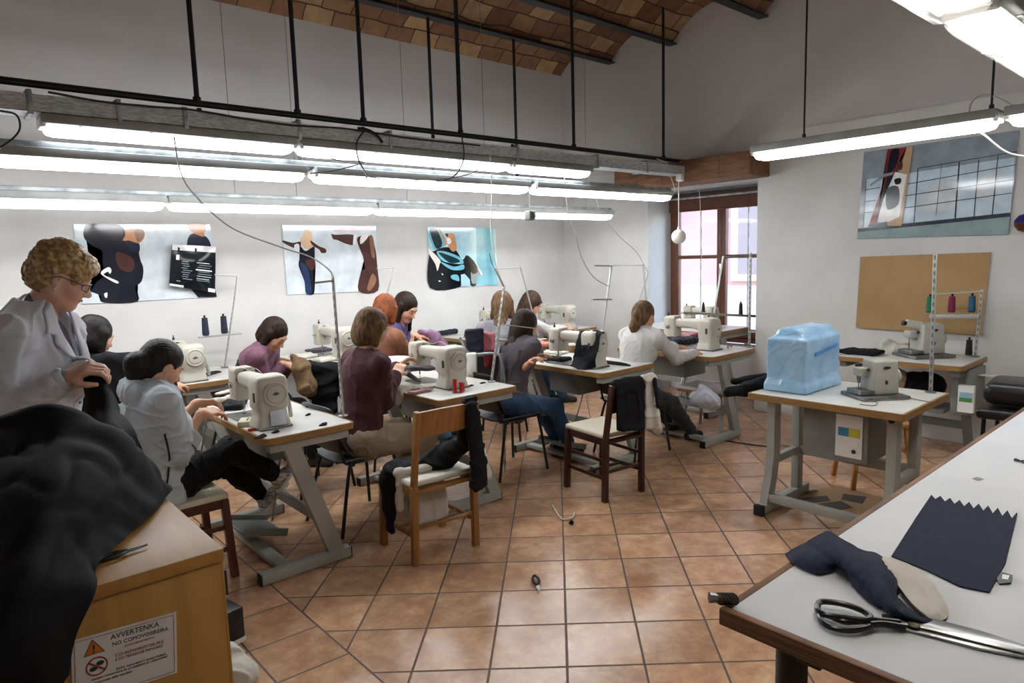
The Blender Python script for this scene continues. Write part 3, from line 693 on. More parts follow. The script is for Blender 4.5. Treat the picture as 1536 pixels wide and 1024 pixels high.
for px, lb, c in ((1394, 'green thread cone on the shelf before the brown board', '157a52'), (1427, 'magenta thread cone on the shelf before the brown board', '7d1745'), (1457, 'teal thread cone on the shelf before the brown board', '1f5a72')):
    q = onX(px, 473, 6.10); cone(lb, q.x, q.y, q.z + .026, c, .125, .026)
q = flo(1453, 532, .7705); cone('black thread cone standing on the table under the brown board', q.x, q.y, .7705, '1b1c1f', .12, .024)

# ------------------------------------------------------------------ chairs
def plastic_chair(label, x, y, rz, shell='black_plastic', group='black plastic chairs'):
    t = thing('plastic_chair', label, 'chair', (x, y, 0), rz, group)   # sitter faces +x
    def seat(s, q):
        yy = (s - .5) * .42; xx = .22 - .42 * q
        return (xx, yy * (1 - .08 * q), .45 - .02 * (1 - (2 * s - 1) ** 2) * min(1, 4 * q) - .03 * max(0, .15 - q) / .15 + .012 * abs(2 * s - 1) ** 3)
    MB().sheet(seat, 12, 12, thick=.012).build('seat', shell, t, smooth=60)
    def back(s, q):
        yy = (s - .5) * .40 * (1 - .12 * q ** 3); return (-.20 - .09 * q + .03 * (2 * s - 1) ** 2 - .02 * math.sin(q * PI), yy, .50 + .30 * q - .02 * abs(2 * s - 1) ** 4 * q)
    MB().sheet(back, 12, 10, thick=.012).build('backrest', shell, t, smooth=60)
    for sy in (-1, 1):
        MB().tube(catmull([(.2, sy * .215, .0), (.16, sy * .17, .40), (.13, sy * .155, .428), (-.1, sy * .155, .425)], 5), .011, 8).build('leg', 'black_plastic', t)
        MB().tube(catmull([(-.27, sy * .215, .0), (-.17, sy * .175, .40), (-.12, sy * .16, .425), (.05, sy * .15, .418)], 5), .011, 8).build('leg', 'black_plastic', t)
        MB().tube(catmull([(-.14, sy * .16, .42), (-.2, sy * .165, .45), (-.235, sy * .165, .6), (-.262, sy * .16, .7)], 4), .009, 8).build('back_bracket', 'black_plastic', t)
    MB().cyl((-.13, -.16, .41), (-.13, .16, .41), .009, n=8).build('cross_tube', 'black_plastic', t)
    return t
def wood_chair(label, x, y, rz, wood, pad, group, h=.86, w=.40, d=.37, low=True, back=True):
    t = thing('wooden_chair', label, 'chair', (x, y, 0), rz, group)   # back posts at y=0, sitter faces +y
    for sx in (-1, 1):
        MB().bar((sx * w * .5, 0, 0), (sx * w * .48, -.01, .44), .036, .036, .003).bar((sx * w * .48, -.01, .44), (sx * w * .46, -.07, h), .036, .028, .003).build('back_post', wood, t)
        MB().bar((sx * w * .5, d, 0), (sx * w * .48, d - .02, .43), .038, .038, .003).build('front_leg', wood, t)
        MB().bar((sx * w * .49, .0, .16), (sx * w * .49, d - .01, .16), .014, .024, .002, hint=(0, 0, 1)).build('side_stretcher', wood, t)
        MB().bar((sx * w * .48, .0, .41), (sx * w * .48, d - .02, .41), .02, .05, .002).build('seat_rail', wood, t)
        if low: MB().bar((sx * w * .49, .0, .28), (sx * w * .49, d - .01, .28), .014, .022, .002).build('side_stretcher', wood, t)
    MB().bar((-w * .48, d - .02, .41), (w * .48, d - .02, .41), .05, .02, .002).build('seat_rail', wood, t)
    MB().bar((-w * .48, -.005, .41), (w * .48, -.005, .41), .05, .02, .002).build('seat_rail', wood, t)
    MB().bar((-w * .49, .0, .2), (w * .49, .0, .2), .022, .014, .002).build('back_stretcher', wood, t)
    MB().bar((-w * .49, d * .5, .16), (w * .49, d * .5, .16), .022, .014, .002).build('cross_stretcher', wood, t)
    MB().box((0, d * .5 + .0, .448), (w + .015, d + .005, .035), None, .014, seg=3).build('seat_pad', pad, t)
    if back:
        MB().sheet(lambda s, q: ((s - .5) * w * .9, -.062 + .0 - .022 * (1 - (2 * s - 1) ** 2) + .02 * (1 - q), h - .145 + .135 * q + .008 * (1 - (2 * s - 1) ** 2) * q), 12, 3, thick=.016).build('back_slat', wood, t)
    return t
wood_chair('light oak chair with white seat and navy garments, in front of the second table', 2.08, 2.985, -.06, 'oak_chair', 'seat_white', 'wooden chairs with padded seats', low=False)
wood_chair('dark wood chair with cream seat and clothes over its back', 3.48, 2.865, -.12, 'dark_chair', 'seat_cream', 'wooden chairs with padded seats', h=.80, w=.34, d=.40)
wood_chair('reddish brown chair under the woman in the grey hooded top', .72, 3.78, -PI / 2, 'brown_chair', 'seat_cream', 'wooden chairs with padded seats', h=.82, w=.40, d=.4)
plastic_chair('black plastic chair under the woman in a maroon cardigan', 2.02, 3.84, .06)
plastic_chair('black plastic chair under the woman in a dark grey tee', 3.36, 3.90, -.05)
plastic_chair('black plastic chair under the woman in a white cardigan', 4.40, 3.50, 0)
plastic_chair('black plastic chair tucked behind the maroon cardigan woman', 2.05, 4.6, .2)
plastic_chair('black plastic chair of the woman in a mauve top', 1.90, 5.43, -.73)
plastic_chair('black plastic chair of the woman in a purple vest', 3.19, 5.5, -.84)
plastic_chair('black plastic chair of the red haired woman', 2.76, 4.88, .26)
plastic_chair('black plastic chair of the long haired woman seen from behind', 3.92, 4.66, .7)
plastic_chair('black plastic chair of the woman bending by the corner machine', 4.78, 5.5, -.44)
plastic_chair('black plastic chair with a bag behind the grey hooded woman', .72, 4.95, .2)
# beech stool behind the right table
t = thing('wooden_stool', 'beech stool pushed behind the table with the blue cover', 'stool', (4.9, 1.8, 0), -.78)
for sx in (-1, 1):
    for sy in (-1, 1): MB().bar((sx * .2, sy * .16, 0), (sx * .15, sy * .13, .43), .03, .03, .004).build('leg', 'beech', t)
MB().box((0, 0, .44), (.36, .32, .03), None, .01).build('seat', 'beech', t)
for sx in (-1, 1): MB().bar((sx * .17, -.14, .25), (sx * .17, .14, .25), .02, .025, .003).build('side_rail', 'beech', t)
MB().bar((-.17, .14, .33), (.17, .14, .33), .025, .02, .003).build('front_rail', 'beech', t)
# ------------------------------------------------------------------ signed distance modelling, polygonised into one closed mesh
def _n(v): v = np.asarray(v, float); return v / (np.linalg.norm(v) + 1e-12)
def A3(v): return np.array([v[0], v[1], v[2]], float)
class Prim:
    __slots__ = ('f', 'c', 'r', 'k', 'op')
    def __init__(s, f, c, r, k, op): s.f = f; s.c = c; s.r = r; s.k = k; s.op = op
def cone_(a, b, ra, rb=None, k=.02, op='+', flat=None):
    """round cone; flat = (axis, factor) squashes it along a direction"""
    a = A3(a); b = A3(b); rb = ra if rb is None else rb; ba = b - a; L2 = ba @ ba + 1e-12
    if flat is not None: fx = _n(flat[0]); ff = flat[1]
    def f(P):
        q = P - a; t = np.clip(q @ ba / L2, 0, 1); e = q - t[:, None] * ba
        if flat is not None:
            c = e @ fx; e = e + np.outer(c * (1 / ff - 1), fx)
            return (np.sqrt((e * e).sum(1)) - (ra + (rb - ra) * t)) * min(1, .5 + .5 * ff)
        return np.sqrt((e * e).sum(1)) - (ra + (rb - ra) * t)
    return Prim(f, (a + b) / 2, np.sqrt(L2) / 2 + max(ra, rb), k, op)
def ell_(c, r, ax=None, k=.02, op='+'):
    c = A3(c); r = np.asarray(r, float) if hasattr(r, '__len__') else np.array([r] * 3, float); B = np.eye(3) if ax is None else np.array([_n(q) for q in ax])
    def f(P):
        q = (P - c) @ B.T; k0 = np.sqrt(((q / r) ** 2).sum(1)); k1 = np.sqrt(((q / (r * r)) ** 2).sum(1)) + 1e-9
        return np.where(k0 < 1e-4, -r.min(), k0 * (k0 - 1) / k1)
    return Prim(f, c, r.max(), k, op)
def rbox_(c, d, ax=None, rd=.01, k=.01, op='+'):
    c = A3(c); d = np.asarray(d, float) / 2 - rd; B = np.eye(3) if ax is None else np.array([_n(q) for q in ax])
    def f(P):
        q = np.abs((P - c) @ B.T) - d
        return np.sqrt((np.maximum(q, 0) ** 2).sum(1)) + np.minimum(q.max(1), 0) - rd
    return Prim(f, c, np.linalg.norm(d) + rd, k, op)
def half_(p, n, k=.004):
    """keep what lies on the negative side of the plane"""
    p = A3(p); n = _n(n)
    return Prim(lambda P: (P - p) @ n, p, 1e6, k, '&')
def poly_(pts, o, ex, ey, k=.002, op='&', grow=0.):
    """2D polygon prism around origin o in the (ex, ey) plane, infinite along the normal"""
    o = A3(o); ex = _n(ex); ey = _n(ey); V = np.array(pts, float)
    def f(P):
        q = np.stack([(P - o) @ ex, (P - o) @ ey], 1); d = np.full(len(q), 1e9); s = np.ones(len(q)); N = len(V)
        for i in range(N):
            a = V[i]; b = V[i - 1]; e = b - a; w = q - a; t = np.clip(w @ e / (e @ e), 0, 1); bb = w - t[:, None] * e
            d = np.minimum(d, (bb * bb).sum(1))
            c1 = q[:, 1] >= a[1]; c2 = q[:, 1] < b[1]; c3 = e[0] * w[:, 1] > e[1] * w[:, 0]
            s = np.where((c1 & c2 & c3) | (~c1 & ~c2 & ~c3), -s, s)
        return s * np.sqrt(d) - grow
    return Prim(f, o, 1e6, k, op)
def smin(a, b, k):
    h = np.maximum(k - np.abs(a - b), 0) / k; return np.minimum(a, b) - h * h * k * .25
def field(prims, P, disp=None, margin=.14):
    d = np.full(len(P), .35)
    for p in prims:
        if p.r < 1e5:
            m = np.nonzero(((P - p.c) ** 2).sum(1) < (p.r + margin) ** 2)[0]
            if len(m) == 0:
                continue
            v = p.f(P[m])
            if p.op == '+': d[m] = smin(d[m], v, p.k)
            elif p.op == '-': d[m] = -smin(-d[m], v, p.k)
            elif p.op == '&': d[m] = -smin(-d[m], -v, p.k)
        else:
            v = p.f(P)
            if p.op == '&': d = -smin(-d, -v, p.k)
            elif p.op == '-': d = -smin(-d, v, p.k)
    if disp is not None: d = d + disp(P)
    return d
def wob(P, sc, seed):
    r = np.random.RandomState(seed); o = np.zeros(len(P))
    for i in range(3):
        a = r.randn(3); a /= np.linalg.norm(a); b = r.randn(3); b /= np.linalg.norm(b); ph = r.rand(2) * 6
        o += np.sin(P @ a * sc * (1 + .35 * i) + 1.6 * np.sin(P @ b * sc * .6 + ph[0]) + ph[1])
    return o / 3
def folds(amp, sc=28, seed=1, fine=.35):
    st = np.array([1., 1., .62])
    return lambda P: -amp * (1.1 * np.exp(-(wob(P * st, sc * .62, seed) / .17) ** 2) + .6 * np.exp(-(wob(P, sc * 1.25, seed + 5) / .15) ** 2) - .45) + amp * .3 * wob(P, sc * .5, seed + 8)
def polygonise(prims, h=.006, disp=None, bounds=None):
    if bounds is None:
        pos = [p for p in prims if p.op == '+']
        lo = np.min([p.c - p.r for p in pos], 0) - .03; hi = np.max([p.c + p.r for p in pos], 0) + .03
    else: lo, hi = np.array(bounds[0], float), np.array(bounds[1], float)
    B = 6; nb = np.ceil((hi - lo) / h / B).astype(int) + 1; n = nb * B
    g = [lo[i] + h * (np.arange(nb[i]) * B + (B - 1) / 2) for i in range(3)]
    bc = np.stack(np.meshgrid(*g, indexing='ij'), -1).reshape(-1, 3)
    bd = field(prims, bc, None, margin=.2)
    act = np.abs(bd) < (B * h * .87 + .03)
    Fg = np.repeat(np.repeat(np.repeat(bd.reshape(nb), B, 0), B, 1), B, 2).astype(np.float32)
    Am = np.repeat(np.repeat(np.repeat(act.reshape(nb), B, 0), B, 1), B, 2)
    idx = np.argwhere(Am); P = lo + idx * h
    v = np.empty(len(P)); ch = 400000
    for a in range(0, len(P), ch): v[a:a + ch] = field(prims, P[a:a + ch], disp)
    Fg[idx[:, 0], idx[:, 1], idx[:, 2]] = v
    S = Fg < 0
    c = np.zeros(np.array(S.shape) - 1, np.uint8)
    for dx in (0, 1):
        for dy in (0, 1):
            for dz in (0, 1): c += S[dx:S.shape[0] - 1 + dx, dy:S.shape[1] - 1 + dy, dz:S.shape[2] - 1 + dz]
    mix = (c > 0) & (c < 8); ci = np.argwhere(mix)
    if len(ci) == 0: return np.zeros((0, 3)), np.zeros((0, 4), int)
    cid = np.full(mix.shape, -1, np.int64); cid[mix] = np.arange(len(ci))
    acc = np.zeros((len(ci), 3)); cnt = np.zeros(len(ci))
    cor = [(0, 0, 0), (1, 0, 0), (0, 1, 0), (1, 1, 0), (0, 0, 1), (1, 0, 1), (0, 1, 1), (1, 1, 1)]
    val = [Fg[ci[:, 0] + a, ci[:, 1] + b, ci[:, 2] + d].astype(float) for a, b, d in cor]
    for i in range(8):
        for j in range(i + 1, 8):
            df = np.array(cor[j]) - np.array(cor[i])
            if np.abs(df).sum() != 1: continue
            m = (val[i] < 0) != (val[j] < 0); den = np.where(m, val[i] - val[j], 1); t = val[i] / den
            acc += np.where(m[:, None], np.array(cor[i]) + t[:, None] * df, 0); cnt += m
    V = lo + h * (ci + acc / cnt[:, None])
    Fs = []
    for ax in range(3):
        s0 = [slice(1, -1)] * 3; s1 = [slice(1, -1)] * 3; s0[ax] = slice(0, -1); s1[ax] = slice(1, None)
        m = S[tuple(s0)] != S[tuple(s1)]; e = np.argwhere(m); off = np.array([1, 1, 1]); off[ax] = 0; e = e + off
        fl = S[e[:, 0], e[:, 1], e[:, 2]]
        u = (ax + 1) % 3; w = (ax + 2) % 3
        def cell(du, dw):
            q = e.copy(); q[:, u] += du; q[:, w] += dw; return cid[q[:, 0], q[:, 1], q[:, 2]]
        q = np.stack([cell(-1, -1), cell(0, -1), cell(0, 0), cell(-1, 0)], 1)
        q[~fl] = q[~fl][:, ::-1]; Fs.append(q)
    Fq = np.concatenate(Fs); Fq = Fq[(Fq >= 0).all(1)]
    return V, Fq
def sdf_obj(name, prims, mats, h=.006, parent=None, disp=None, org=None, bounds=None, biggest=False):
    V, Fq = polygonise(prims, h, disp, bounds)
    if biggest and len(V):   # keep only the largest connected piece
        lab = np.arange(len(V))
        while True:
            m = lab[Fq].min(1); new = lab.copy()
            for j in range(4): np.minimum.at(new, Fq[:, j], m)
            new = new[new]
            if (new == lab).all(): break
            lab = new
        L = np.bincount(lab).argmax(); keep = lab == L; re = np.cumsum(keep) - 1
        Fq = re[Fq[keep[Fq[:, 0]]]]; V = V[keep]
    if parent is not None: org = A3(obj_world(parent))
    elif org is None: org = np.array([(V[:, 0].min() + V[:, 0].max()) / 2, (V[:, 1].min() + V[:, 1].max()) / 2, V[:, 2].min()])
    else: org = A3(org)
    V = V - org
    me = bpy.data.meshes.new(name)
    me.vertices.add(len(V)); me.vertices.foreach_set('co', V.astype(np.float32).ravel())
    me.loops.add(len(Fq) * 4); me.loops.foreach_set('vertex_index', Fq.astype(np.int32).ravel())
    me.polygons.add(len(Fq)); me.polygons.foreach_set('loop_start', np.arange(0, len(Fq) * 4, 4, dtype=np.int32))
    me.update(calc_edges=True); me.validate()
    for m in (mats if isinstance(mats, (list, tuple)) else [mats]): me.materials.append(MATS[m])
    me.polygons.foreach_set('use_smooth', [True] * len(me.polygons)); me.update()
    o = bpy.data.objects.new(name, me); COL.objects.link(o)
    if parent is not None: o.parent = parent
    else: o.location = org
    return o
# ------------------------------------------------------------------ people
mat('skin', 'd9aa8e', .5, col2='cc987d', nscale=14, sss=.15); mat('skin_fair', 'e6bea8', .5, col2='dbab94', nscale=14, sss=.15)
mat('eye_white', 'e4e0da', .2); mat('iris_dark', '3a2a20', .15); mat('lip', 'a85f55', .45)
def hairmat(n, a, b): mat(n, a, .58, spec=.22, col2=b, nscale=26, stretch=(2.2, 2.2, .35), bump=.35, bscale=70, bstretch=(1, 1, .12))
mat('hair_blond', '856640', .5, col2='c8aa78', nscale=60, bump=.9, bscale=55, bstretch=(1, 1, .5), detail=3); mat('hair_black', '0b0a0a', .5, col2='171311', nscale=26, stretch=(2.2, 2.2, .35), bump=.35, bscale=70, bstretch=(1, 1, .12), spec=.3); hairmat('hair_brown', '2d1f16', '4d3626')
hairmat('hair_dark', '1a120e', '33241b'); hairmat('hair_red', '6d371c', '8f4f2a'); hairmat('hair_light', '46321f', '7a5d40')
def clothmat(n, a, b=None, rough=.85, **kw):
    mat(n, a, rough, col2=b or a, nscale=5, bump=.12, bscale=260, sheen=.1, **kw)
clothmat('coat_white', 'd3d7e2', 'c9cedb'); clothmat('shirt_grey', '5f646e'); clothmat('cuff_teal', '7f9fae', '5f8494')
clothmat('hoodie_grey', 'b9c2c8', 'adb7be'); mat('black_cloth', '0c0d11', .8, col2='111319', nscale=5, bump=.12, bscale=260, spec=.25); clothmat('maroon', '471722', '3b111b'); clothmat('khaki', '8d7f68', '9c8d74')
clothmat('mauve', '6c4658', '7d5568'); clothmat('charcoal_tee', '4a444c', '565058'); clothmat('jeans', '24405e', '32557a'); clothmat('jeans_bright', '2c5f94', '3b73a9')
clothmat('cardigan_white', 'c6c5c3', 'd2d1cf'); clothmat('trouser_dark', '22252a', '2a2d32'); clothmat('purple_vest', '4f4474', '443a66'); clothmat('lilac', '83617f', '92708e')
mat('shoe_grey', '6d6d70', .7, col2='dcdad5', nscale=34, stretch=(1, .5, 2.2), bump=.2); clothmat('shoe_white', 'c9c7c2', 'd6d4cf'); clothmat('shoe_dark', '1b1a1c', '242326'); clothmat('rust', '8d5b43', '7c4f3a'); clothmat('navy', '171c2b', '1c2233')
clothmat('grey_floral', '6a6870', '9a98a0'); clothmat('white_print', 'a9a6a8', '55525a', )
mat('spectacles', '2a2c30', .3); mat('silver', 'd0d0d0', .2, 1.); mat('lens', 'e8eef2', .05, alpha=.12)

def ik(a, t, l1, l2, hint):
    a = A3(a); t = A3(t); d = t - a; L = np.linalg.norm(d); L2 = min(L, (l1 + l2) * .995); d = d / (L + 1e-9)
    if L > L2: t = a + d * L2
    x = (l1 * l1 - l2 * l2 + L2 * L2) / (2 * L2); y = math.sqrt(max(l1 * l1 - x * x, 1e-6))
    h = A3(hint); h = h - d * (h @ d); h = _n(h)
    return a + d * x + h * y, t
def hand_prims(w, d, nrm, side, curl=.6, s=1., spread=.0):
    """wrist w, direction d to the knuckles, palm normal, side +1 left / -1 right; the thumb leaves the palm's inner edge"""
    d = _n(d); nrm = _n(A3(nrm) - d * (A3(nrm) @ d)); lat = np.cross(d, nrm) * side     # towards the thumb
    P = []; w = A3(w); kn = w + d * .085 * s
    P.append(cone_(w - d * .01, w + d * .015, .0225 * s, .024 * s, .02, flat=(nrm, .72)))
    P.append(rbox_(w + d * .048 * s, (.085 * s, .076 * s, .026 * s), (d, lat, nrm), .012 * s, .018))
    for i, (o, L) in enumerate(((.029, .92), (.010, 1.), (-.010, .95), (-.028, .76))):
        b = w + d * (.086 - .006 * (i == 3)) * s + lat * o * s; a = 0.; p = b; ll = (.042, .027, .022); dd = d
        for j in range(3):
            a += curl * (.75, .95, .6)[j] * (1 + .10 * (i - 1.3)) ; dd = d * math.cos(a) + nrm * math.sin(a) + lat * spread * (1.5 - i) * .12
            q = p + _n(dd) * ll[j] * L * s
            P.append(cone_(p, q, (.0092 - .0009 * j) * s, (.0086 - .0011 * j) * s, .006)); p = q
    t0 = w + d * .022 * s + lat * .03 * s; t1 = t0 + _n(d * .7 + lat * .62 + nrm * .35) * .036 * s; t2 = t1 + _n(d * .85 + lat * .1 + nrm * .55) * .03 * s; t3 = t2 + _n(d * .85 - lat * .2 + nrm * .6) * .025 * s
    P += [cone_(w + d * .02 * s + lat * .018 * s, t1, .016 * s, .0115 * s, .014), cone_(t1, t2, .0108 * s, .0098 * s, .006), cone_(t2, t3, .0096 * s, .0082 * s, .006)]
    return P

def person(label, hip, heading, lean=10, twist=0, headdir=(0, 20), hands=None, hdirs=None, feet=None, knees=None, s=1., h=.007, hair='bob', hairm='hair_brown', skin='skin',
           top='maroon', sleeve='long', loose=.014, lower='khaki', lloose=.012, shoes='shoe_dark', hem=.0, standing=False, fold=.006, legs=True, neckout=0., headshift=(0, 0), seed=1, curls=(.6, .6), pnorm=(None, None), elbow=None, group=None, vneck=None, hs=1., wavy=False, bust=.058, shdrop=.055):
    hip = A3(hip); a = math.radians(heading); f0 = np.array([math.cos(a), math.sin(a), 0]); l0 = np.array([-math.sin(a), math.cos(a), 0]); u = np.array([0, 0, 1.])
    a2 = math.radians(heading + twist); f = np.array([math.cos(a2), math.sin(a2), 0]); l = np.array([-math.sin(a2), math.cos(a2), 0])
    ln = math.radians(lean)
    D = lambda t, ff: u * math.cos(t) + ff * math.sin(t)
    waist = hip + D(ln * .35, f0) * .17 * s; chest = waist + D(ln * .9, f) * .17 * s; nb = chest + D(ln * 1.15, f) * .18 * s
    cu = D(ln * 1.05, f); cf = _n(f - cu * (f @ cu))
    hp = math.radians(headdir[1]); ha = math.radians(heading + twist + headdir[0])
    hfh = np.array([math.cos(ha), math.sin(ha), 0]); hl = np.array([-math.sin(ha), math.cos(ha), 0])
    hf = hfh * math.cos(hp) - u * math.sin(hp); hu = np.cross(hf, hl)
    nd = _n(D(ln * 1.0 + .12, f) * .6 + D(hp * .55, hfh) * .4)
    C = nb + nd * (.165 + neckout) * s + hfh * (.015 + headshift[0]) + u * headshift[1]
    s0 = s; s = s * hs; H = lambda x, y, z: C + (hf * x + hl * y + hu * z) * s0 * hs
    s = s0
    sh = [nb - cu * shdrop * s + sd * l * .158 * s + cf * .012 for sd in (1, -1)]
    wr = [A3(hands[i]) for i in (0, 1)]; el = []
    for i, sd in enumerate((1, -1)):
        hint = (elbow[i] if elbow and elbow[i] is not None else -u * 1.0 + l * sd * .2 - cf * .5)
        e, w = ik(sh[i], wr[i], .275 * s, .24 * s, hint); el.append(e); wr[i] = w
    hj = [hip + sd * l0 * .088 * s - u * .02 for sd in (1, -1)]; an = [A3(q) for q in feet]; kn = []
    for i, sd in enumerate((1, -1)):
        hint = (knees[i] if knees and knees[i] is not None else (f0 + u * .9 + l0 * sd * .12))
        k_, t_ = ik(hj[i], an[i], .42 * s, .41 * s, hint); kn.append(k_); an[i] = t_
    root = thing('person', label, 'person', (hip[0], hip[1], 0), 0, group)
    B = []
    # torso, limbs
    tors = lambda g: [ell_(hip + f0 * .005, ((.108 + g) * s, (.160 + g) * s, (.125 + g) * s), (f0, l0, u), .06),
                      ell_(waist + cf * .012, ((.098 + g) * s, (.130 + g) * s, (.135 + g) * s), (cf, l, cu), .07),
                      ell_(chest + cf * .002, ((.103 + g) * s, (.143 + g) * s, (.135 + g) * s), (cf, l, cu), .06),
                      ell_(chest + cu * .075 * s - cf * .012, ((.082 + g) * s, (.138 + g) * s, (.09 + g) * s), (cf, l, cu), .05),
                      ell_(chest + cf * .075 * s + l * .068 * s, (bust + g) * s, None, .04), ell_(chest + cf * .075 * s - l * .068 * s, (bust + g) * s, None, .04)]
    shld = lambda g: [cone_(nb - cu * .012 * s, sh[i] + cu * .004, (.048 + g) * s, (.05 + g) * s, .05) for i in (0, 1)]
    B += tors(-.004) + shld(-.004)
    for i in (0, 1):
        B += [cone_(sh[i], el[i], .044 * s, .036 * s, .03), cone_(el[i], wr[i], .036 * s, .0235 * s, .02)]
        B += [cone_(hj[i], kn[i], .078 * s, .052 * s, .05), cone_(kn[i], an[i], .050 * s, .034 * s, .03)]
        hd = _n(wr[i] - el[i]) if not hdirs or hdirs[i] is None else _n(hdirs[i])
        pn = (-u * .75 - l * (1, -1)[i] * .4) if pnorm[i] is None else A3(pnorm[i])
        B += hand_prims(wr[i], hd, pn, (1, -1)[i], curls[i], s * .96)
    B.append(cone_(nb - cu * .02, H(-.022, 0, -.06), .052 * s * (.5 + .5 * hs), .05 * s * hs, .03))
    # head
    s = s0 * hs
    ax = (hf, hl, hu)
    B += [ell_(H(-.012, 0, .034), (.097 * s, .076 * s, .094 * s), ax, .02), ell_(H(.03, 0, -.035), (.062 * s, .058 * s, .082 * s), ax, .04), ell_(H(.066, 0, -.096), .02 * s, None, .03),
          cone_(H(-.012, .052, -.055), H(.052, .02, -.094), .02 * s, .018 * s, .03), cone_(H(-.012, -.052, -.055), H(.052, -.02, -.094), .02 * s, .018 * s, .03),
          cone_(H(.083, .026, .022), H(.083, -.026, .022), .013 * s, .013 * s, .02), ell_(H(.061, .037, -.034), .023 * s, None, .03), ell_(H(.061, -.037, -.034), .023 * s, None, .03)]
    B += [ell_(H(.100, .031, -.002), .0125 * s, None, .012, '-'), ell_(H(.100, -.031, -.002), .0125 * s, None, .012, '-')]
    B += [cone_(H(.089, 0, .008), H(.113, 0, -.031), .0075 * s, .0115 * s, .012), ell_(H(.1, .010, -.037), .0085 * s, None, .008), ell_(H(.1, -.010, -.037), .0085 * s, None, .008),
          ell_(H(.079, .031, .004), (.0135 * s, .016 * s, .0115 * s), ax, .006), ell_(H(.079, -.031, .004), (.0135 * s, .016 * s, .0115 * s), ax, .006),
          cone_(H(.091, .012, -.057), H(.091, -.012, -.057), .0062 * s, .0062 * s, .006), cone_(H(.088, .011, -.068), H(.088, -.011, -.068), .0066 * s, .0066 * s, .006)]
    for sd in (1, -1):
        B += [ell_(H(-.006, sd * .075, -.004), (.017 * s, .0075 * s, .031 * s), (_n(hf + hl * sd * .2), hl, hu), .006), ell_(H(-.002, sd * .0835, -.002), (.008 * s, .006 * s, .016 * s), ax, .005, '-')]
    sdf_obj('body', B, skin, h, root)
    for sd in (1, -1):
        e = MB().ball((0, 0, 0), .0112 * s, 12); nf = len(e.f)
        m_ = Matrix([list(hf) + [0], list(hl) + [0], list(hu) + [0], [0, 0, 0, 1]]).transposed()
        e.lathe([(.0056 * s, .0096 * s), (.003 * s, .0109 * s), (0, .0114 * s)], (0, 0, 0), tuple(hf * .96 - hu * .28), 10, mi=1)
        c = H(.0815, sd * .031, -.002); e.v = [(v[0] + c[0], v[1] + c[1], v[2] + c[2]) for v in e.v]
        e.build('eye', ['eye_white', 'iris_dark'], root, world=True)
        MB().tube([H(.094, sd * .012, .022), H(.096, sd * .028, .029), H(.083, sd * .047, .024)], [.0028 * s, .0035 * s, .0016 * s], 6).build('eyebrow', hairm, root, world=True)
    MB().tube([H(.088, .02, -.0635), H(.0985, .008, -.0605), H(.0985, -.008, -.0605), H(.088, -.02, -.0635)], [.0015 * s, .0042 * s, .0042 * s, .0015 * s], 6).build('lips', 'lip', root, world=True)
    # hair
    cap = [ell_(H(-.02, 0, .036), (.108 * s, .09 * s, .102 * s), ax, .02)]
    face = [ell_(H(.115, 0, -.055), (.082 * s, .072 * s, .108 * s), ax, .02, '-')]
    ears = [ell_(H(.012, sd * .085, -.012), (.024 * s, .03 * s, .03 * s), ax, .015, '-') for sd in (1, -1)]
    back_nape = ell_(H(-.055, 0, -.035), (.06 * s, .07 * s, .075 * s), ax, .04)
    dn = _n(-u * .9 - cf * .25 + cu * 0)
    am, fq, cl = .0022, 46, .004
    if hair == 'curly':
        hp_ = [ell_(H(-.018, 0, .043), (.118 * s, .104 * s, .112 * s), ax, .02), ell_(H(-.06, 0, -.02), (.062 * s, .078 * s, .065 * s), ax, .04), ell_(H(.06, 0, .085), (.05 * s, .06 * s, .035 * s), ax, .03)] + [ell_(H(.118, 0, -.06), (.085 * s, .08 * s, .108 * s), ax, .02, '-')] + [ell_(H(.02, sd * .095, -.022), (.046 * s, .04 * s, .05 * s), ax, .015, '-') for sd in (1, -1)]
        cl = .011
    elif hair == 'bun':
        hp_ = cap + face + [back_nape] + ears + [ell_(H(-.125, 0, -.045), (.05 * s, .06 * s, .058 * s), ax, .02), ell_(H(-.10, 0, -.09), (.035 * s, .05 * s, .045 * s), ax, .03)]
    elif hair == 'bob':
        hp_ = cap + [ell_(H(-.045, 0, -.04), (.082 * s, .092 * s, .095 * s), ax, .03)] + [cone_(H(-.0, sd * .078, .02), H(.012, sd * .078, -.09), .03 * s, .024 * s, .03) for sd in (1, -1)] + [ell_(H(.118, 0, -.06), (.09 * s, .062 * s, .115 * s), ax, .015, '-')]
    elif hair in ('long', 'longdown'):
        hp_ = cap + [ell_(H(-.045, 0, -.03), (.08 * s, .088 * s, .1 * s), ax, .03)]
        e_ = nb - cu * .10 * s - cf * .085 * s
        hp_ += [cone_(H(-.06, 0, -.04), e_, .07 * s, .055 * s, .04, flat=(cf, .62)), cone_(e_, e_ - cu * .12 * s, .055 * s, .04 * s, .04, flat=(cf, .5))]
        for sd in (1, -1):
            hp_ += [cone_(H(-.005, sd * .075, .03), H(.012, sd * .082, -.09), .026 * s, .024 * s, .03), cone_(H(.01, sd * .082, -.08), H(.01, sd * .085, -.10) - u * (.12 if hair == 'long' else .09), .024 * s, .014 * s, .03)]
        hp_ += [ell_(H(.118, 0, -.06), (.09 * s, .064 * s, .118 * s), ax, .015, '-')]
    elif hair == 'pony':
        p0 = H(-.115, 0, -.005); p1 = p0 - hf * .02 - u * .10; p2 = p1 - u * .10 + cf * .01
        hp_ = cap + face + [back_nape] + ears + [cone_(H(-.09, 0, .0), p0, .034 * s, .026 * s, .02), cone_(p0, p1, .03 * s, .043 * s, .02), cone_(p1, p2, .043 * s, .022 * s, .02)]
    else:
        hp_ = cap + face + [back_nape] + ears
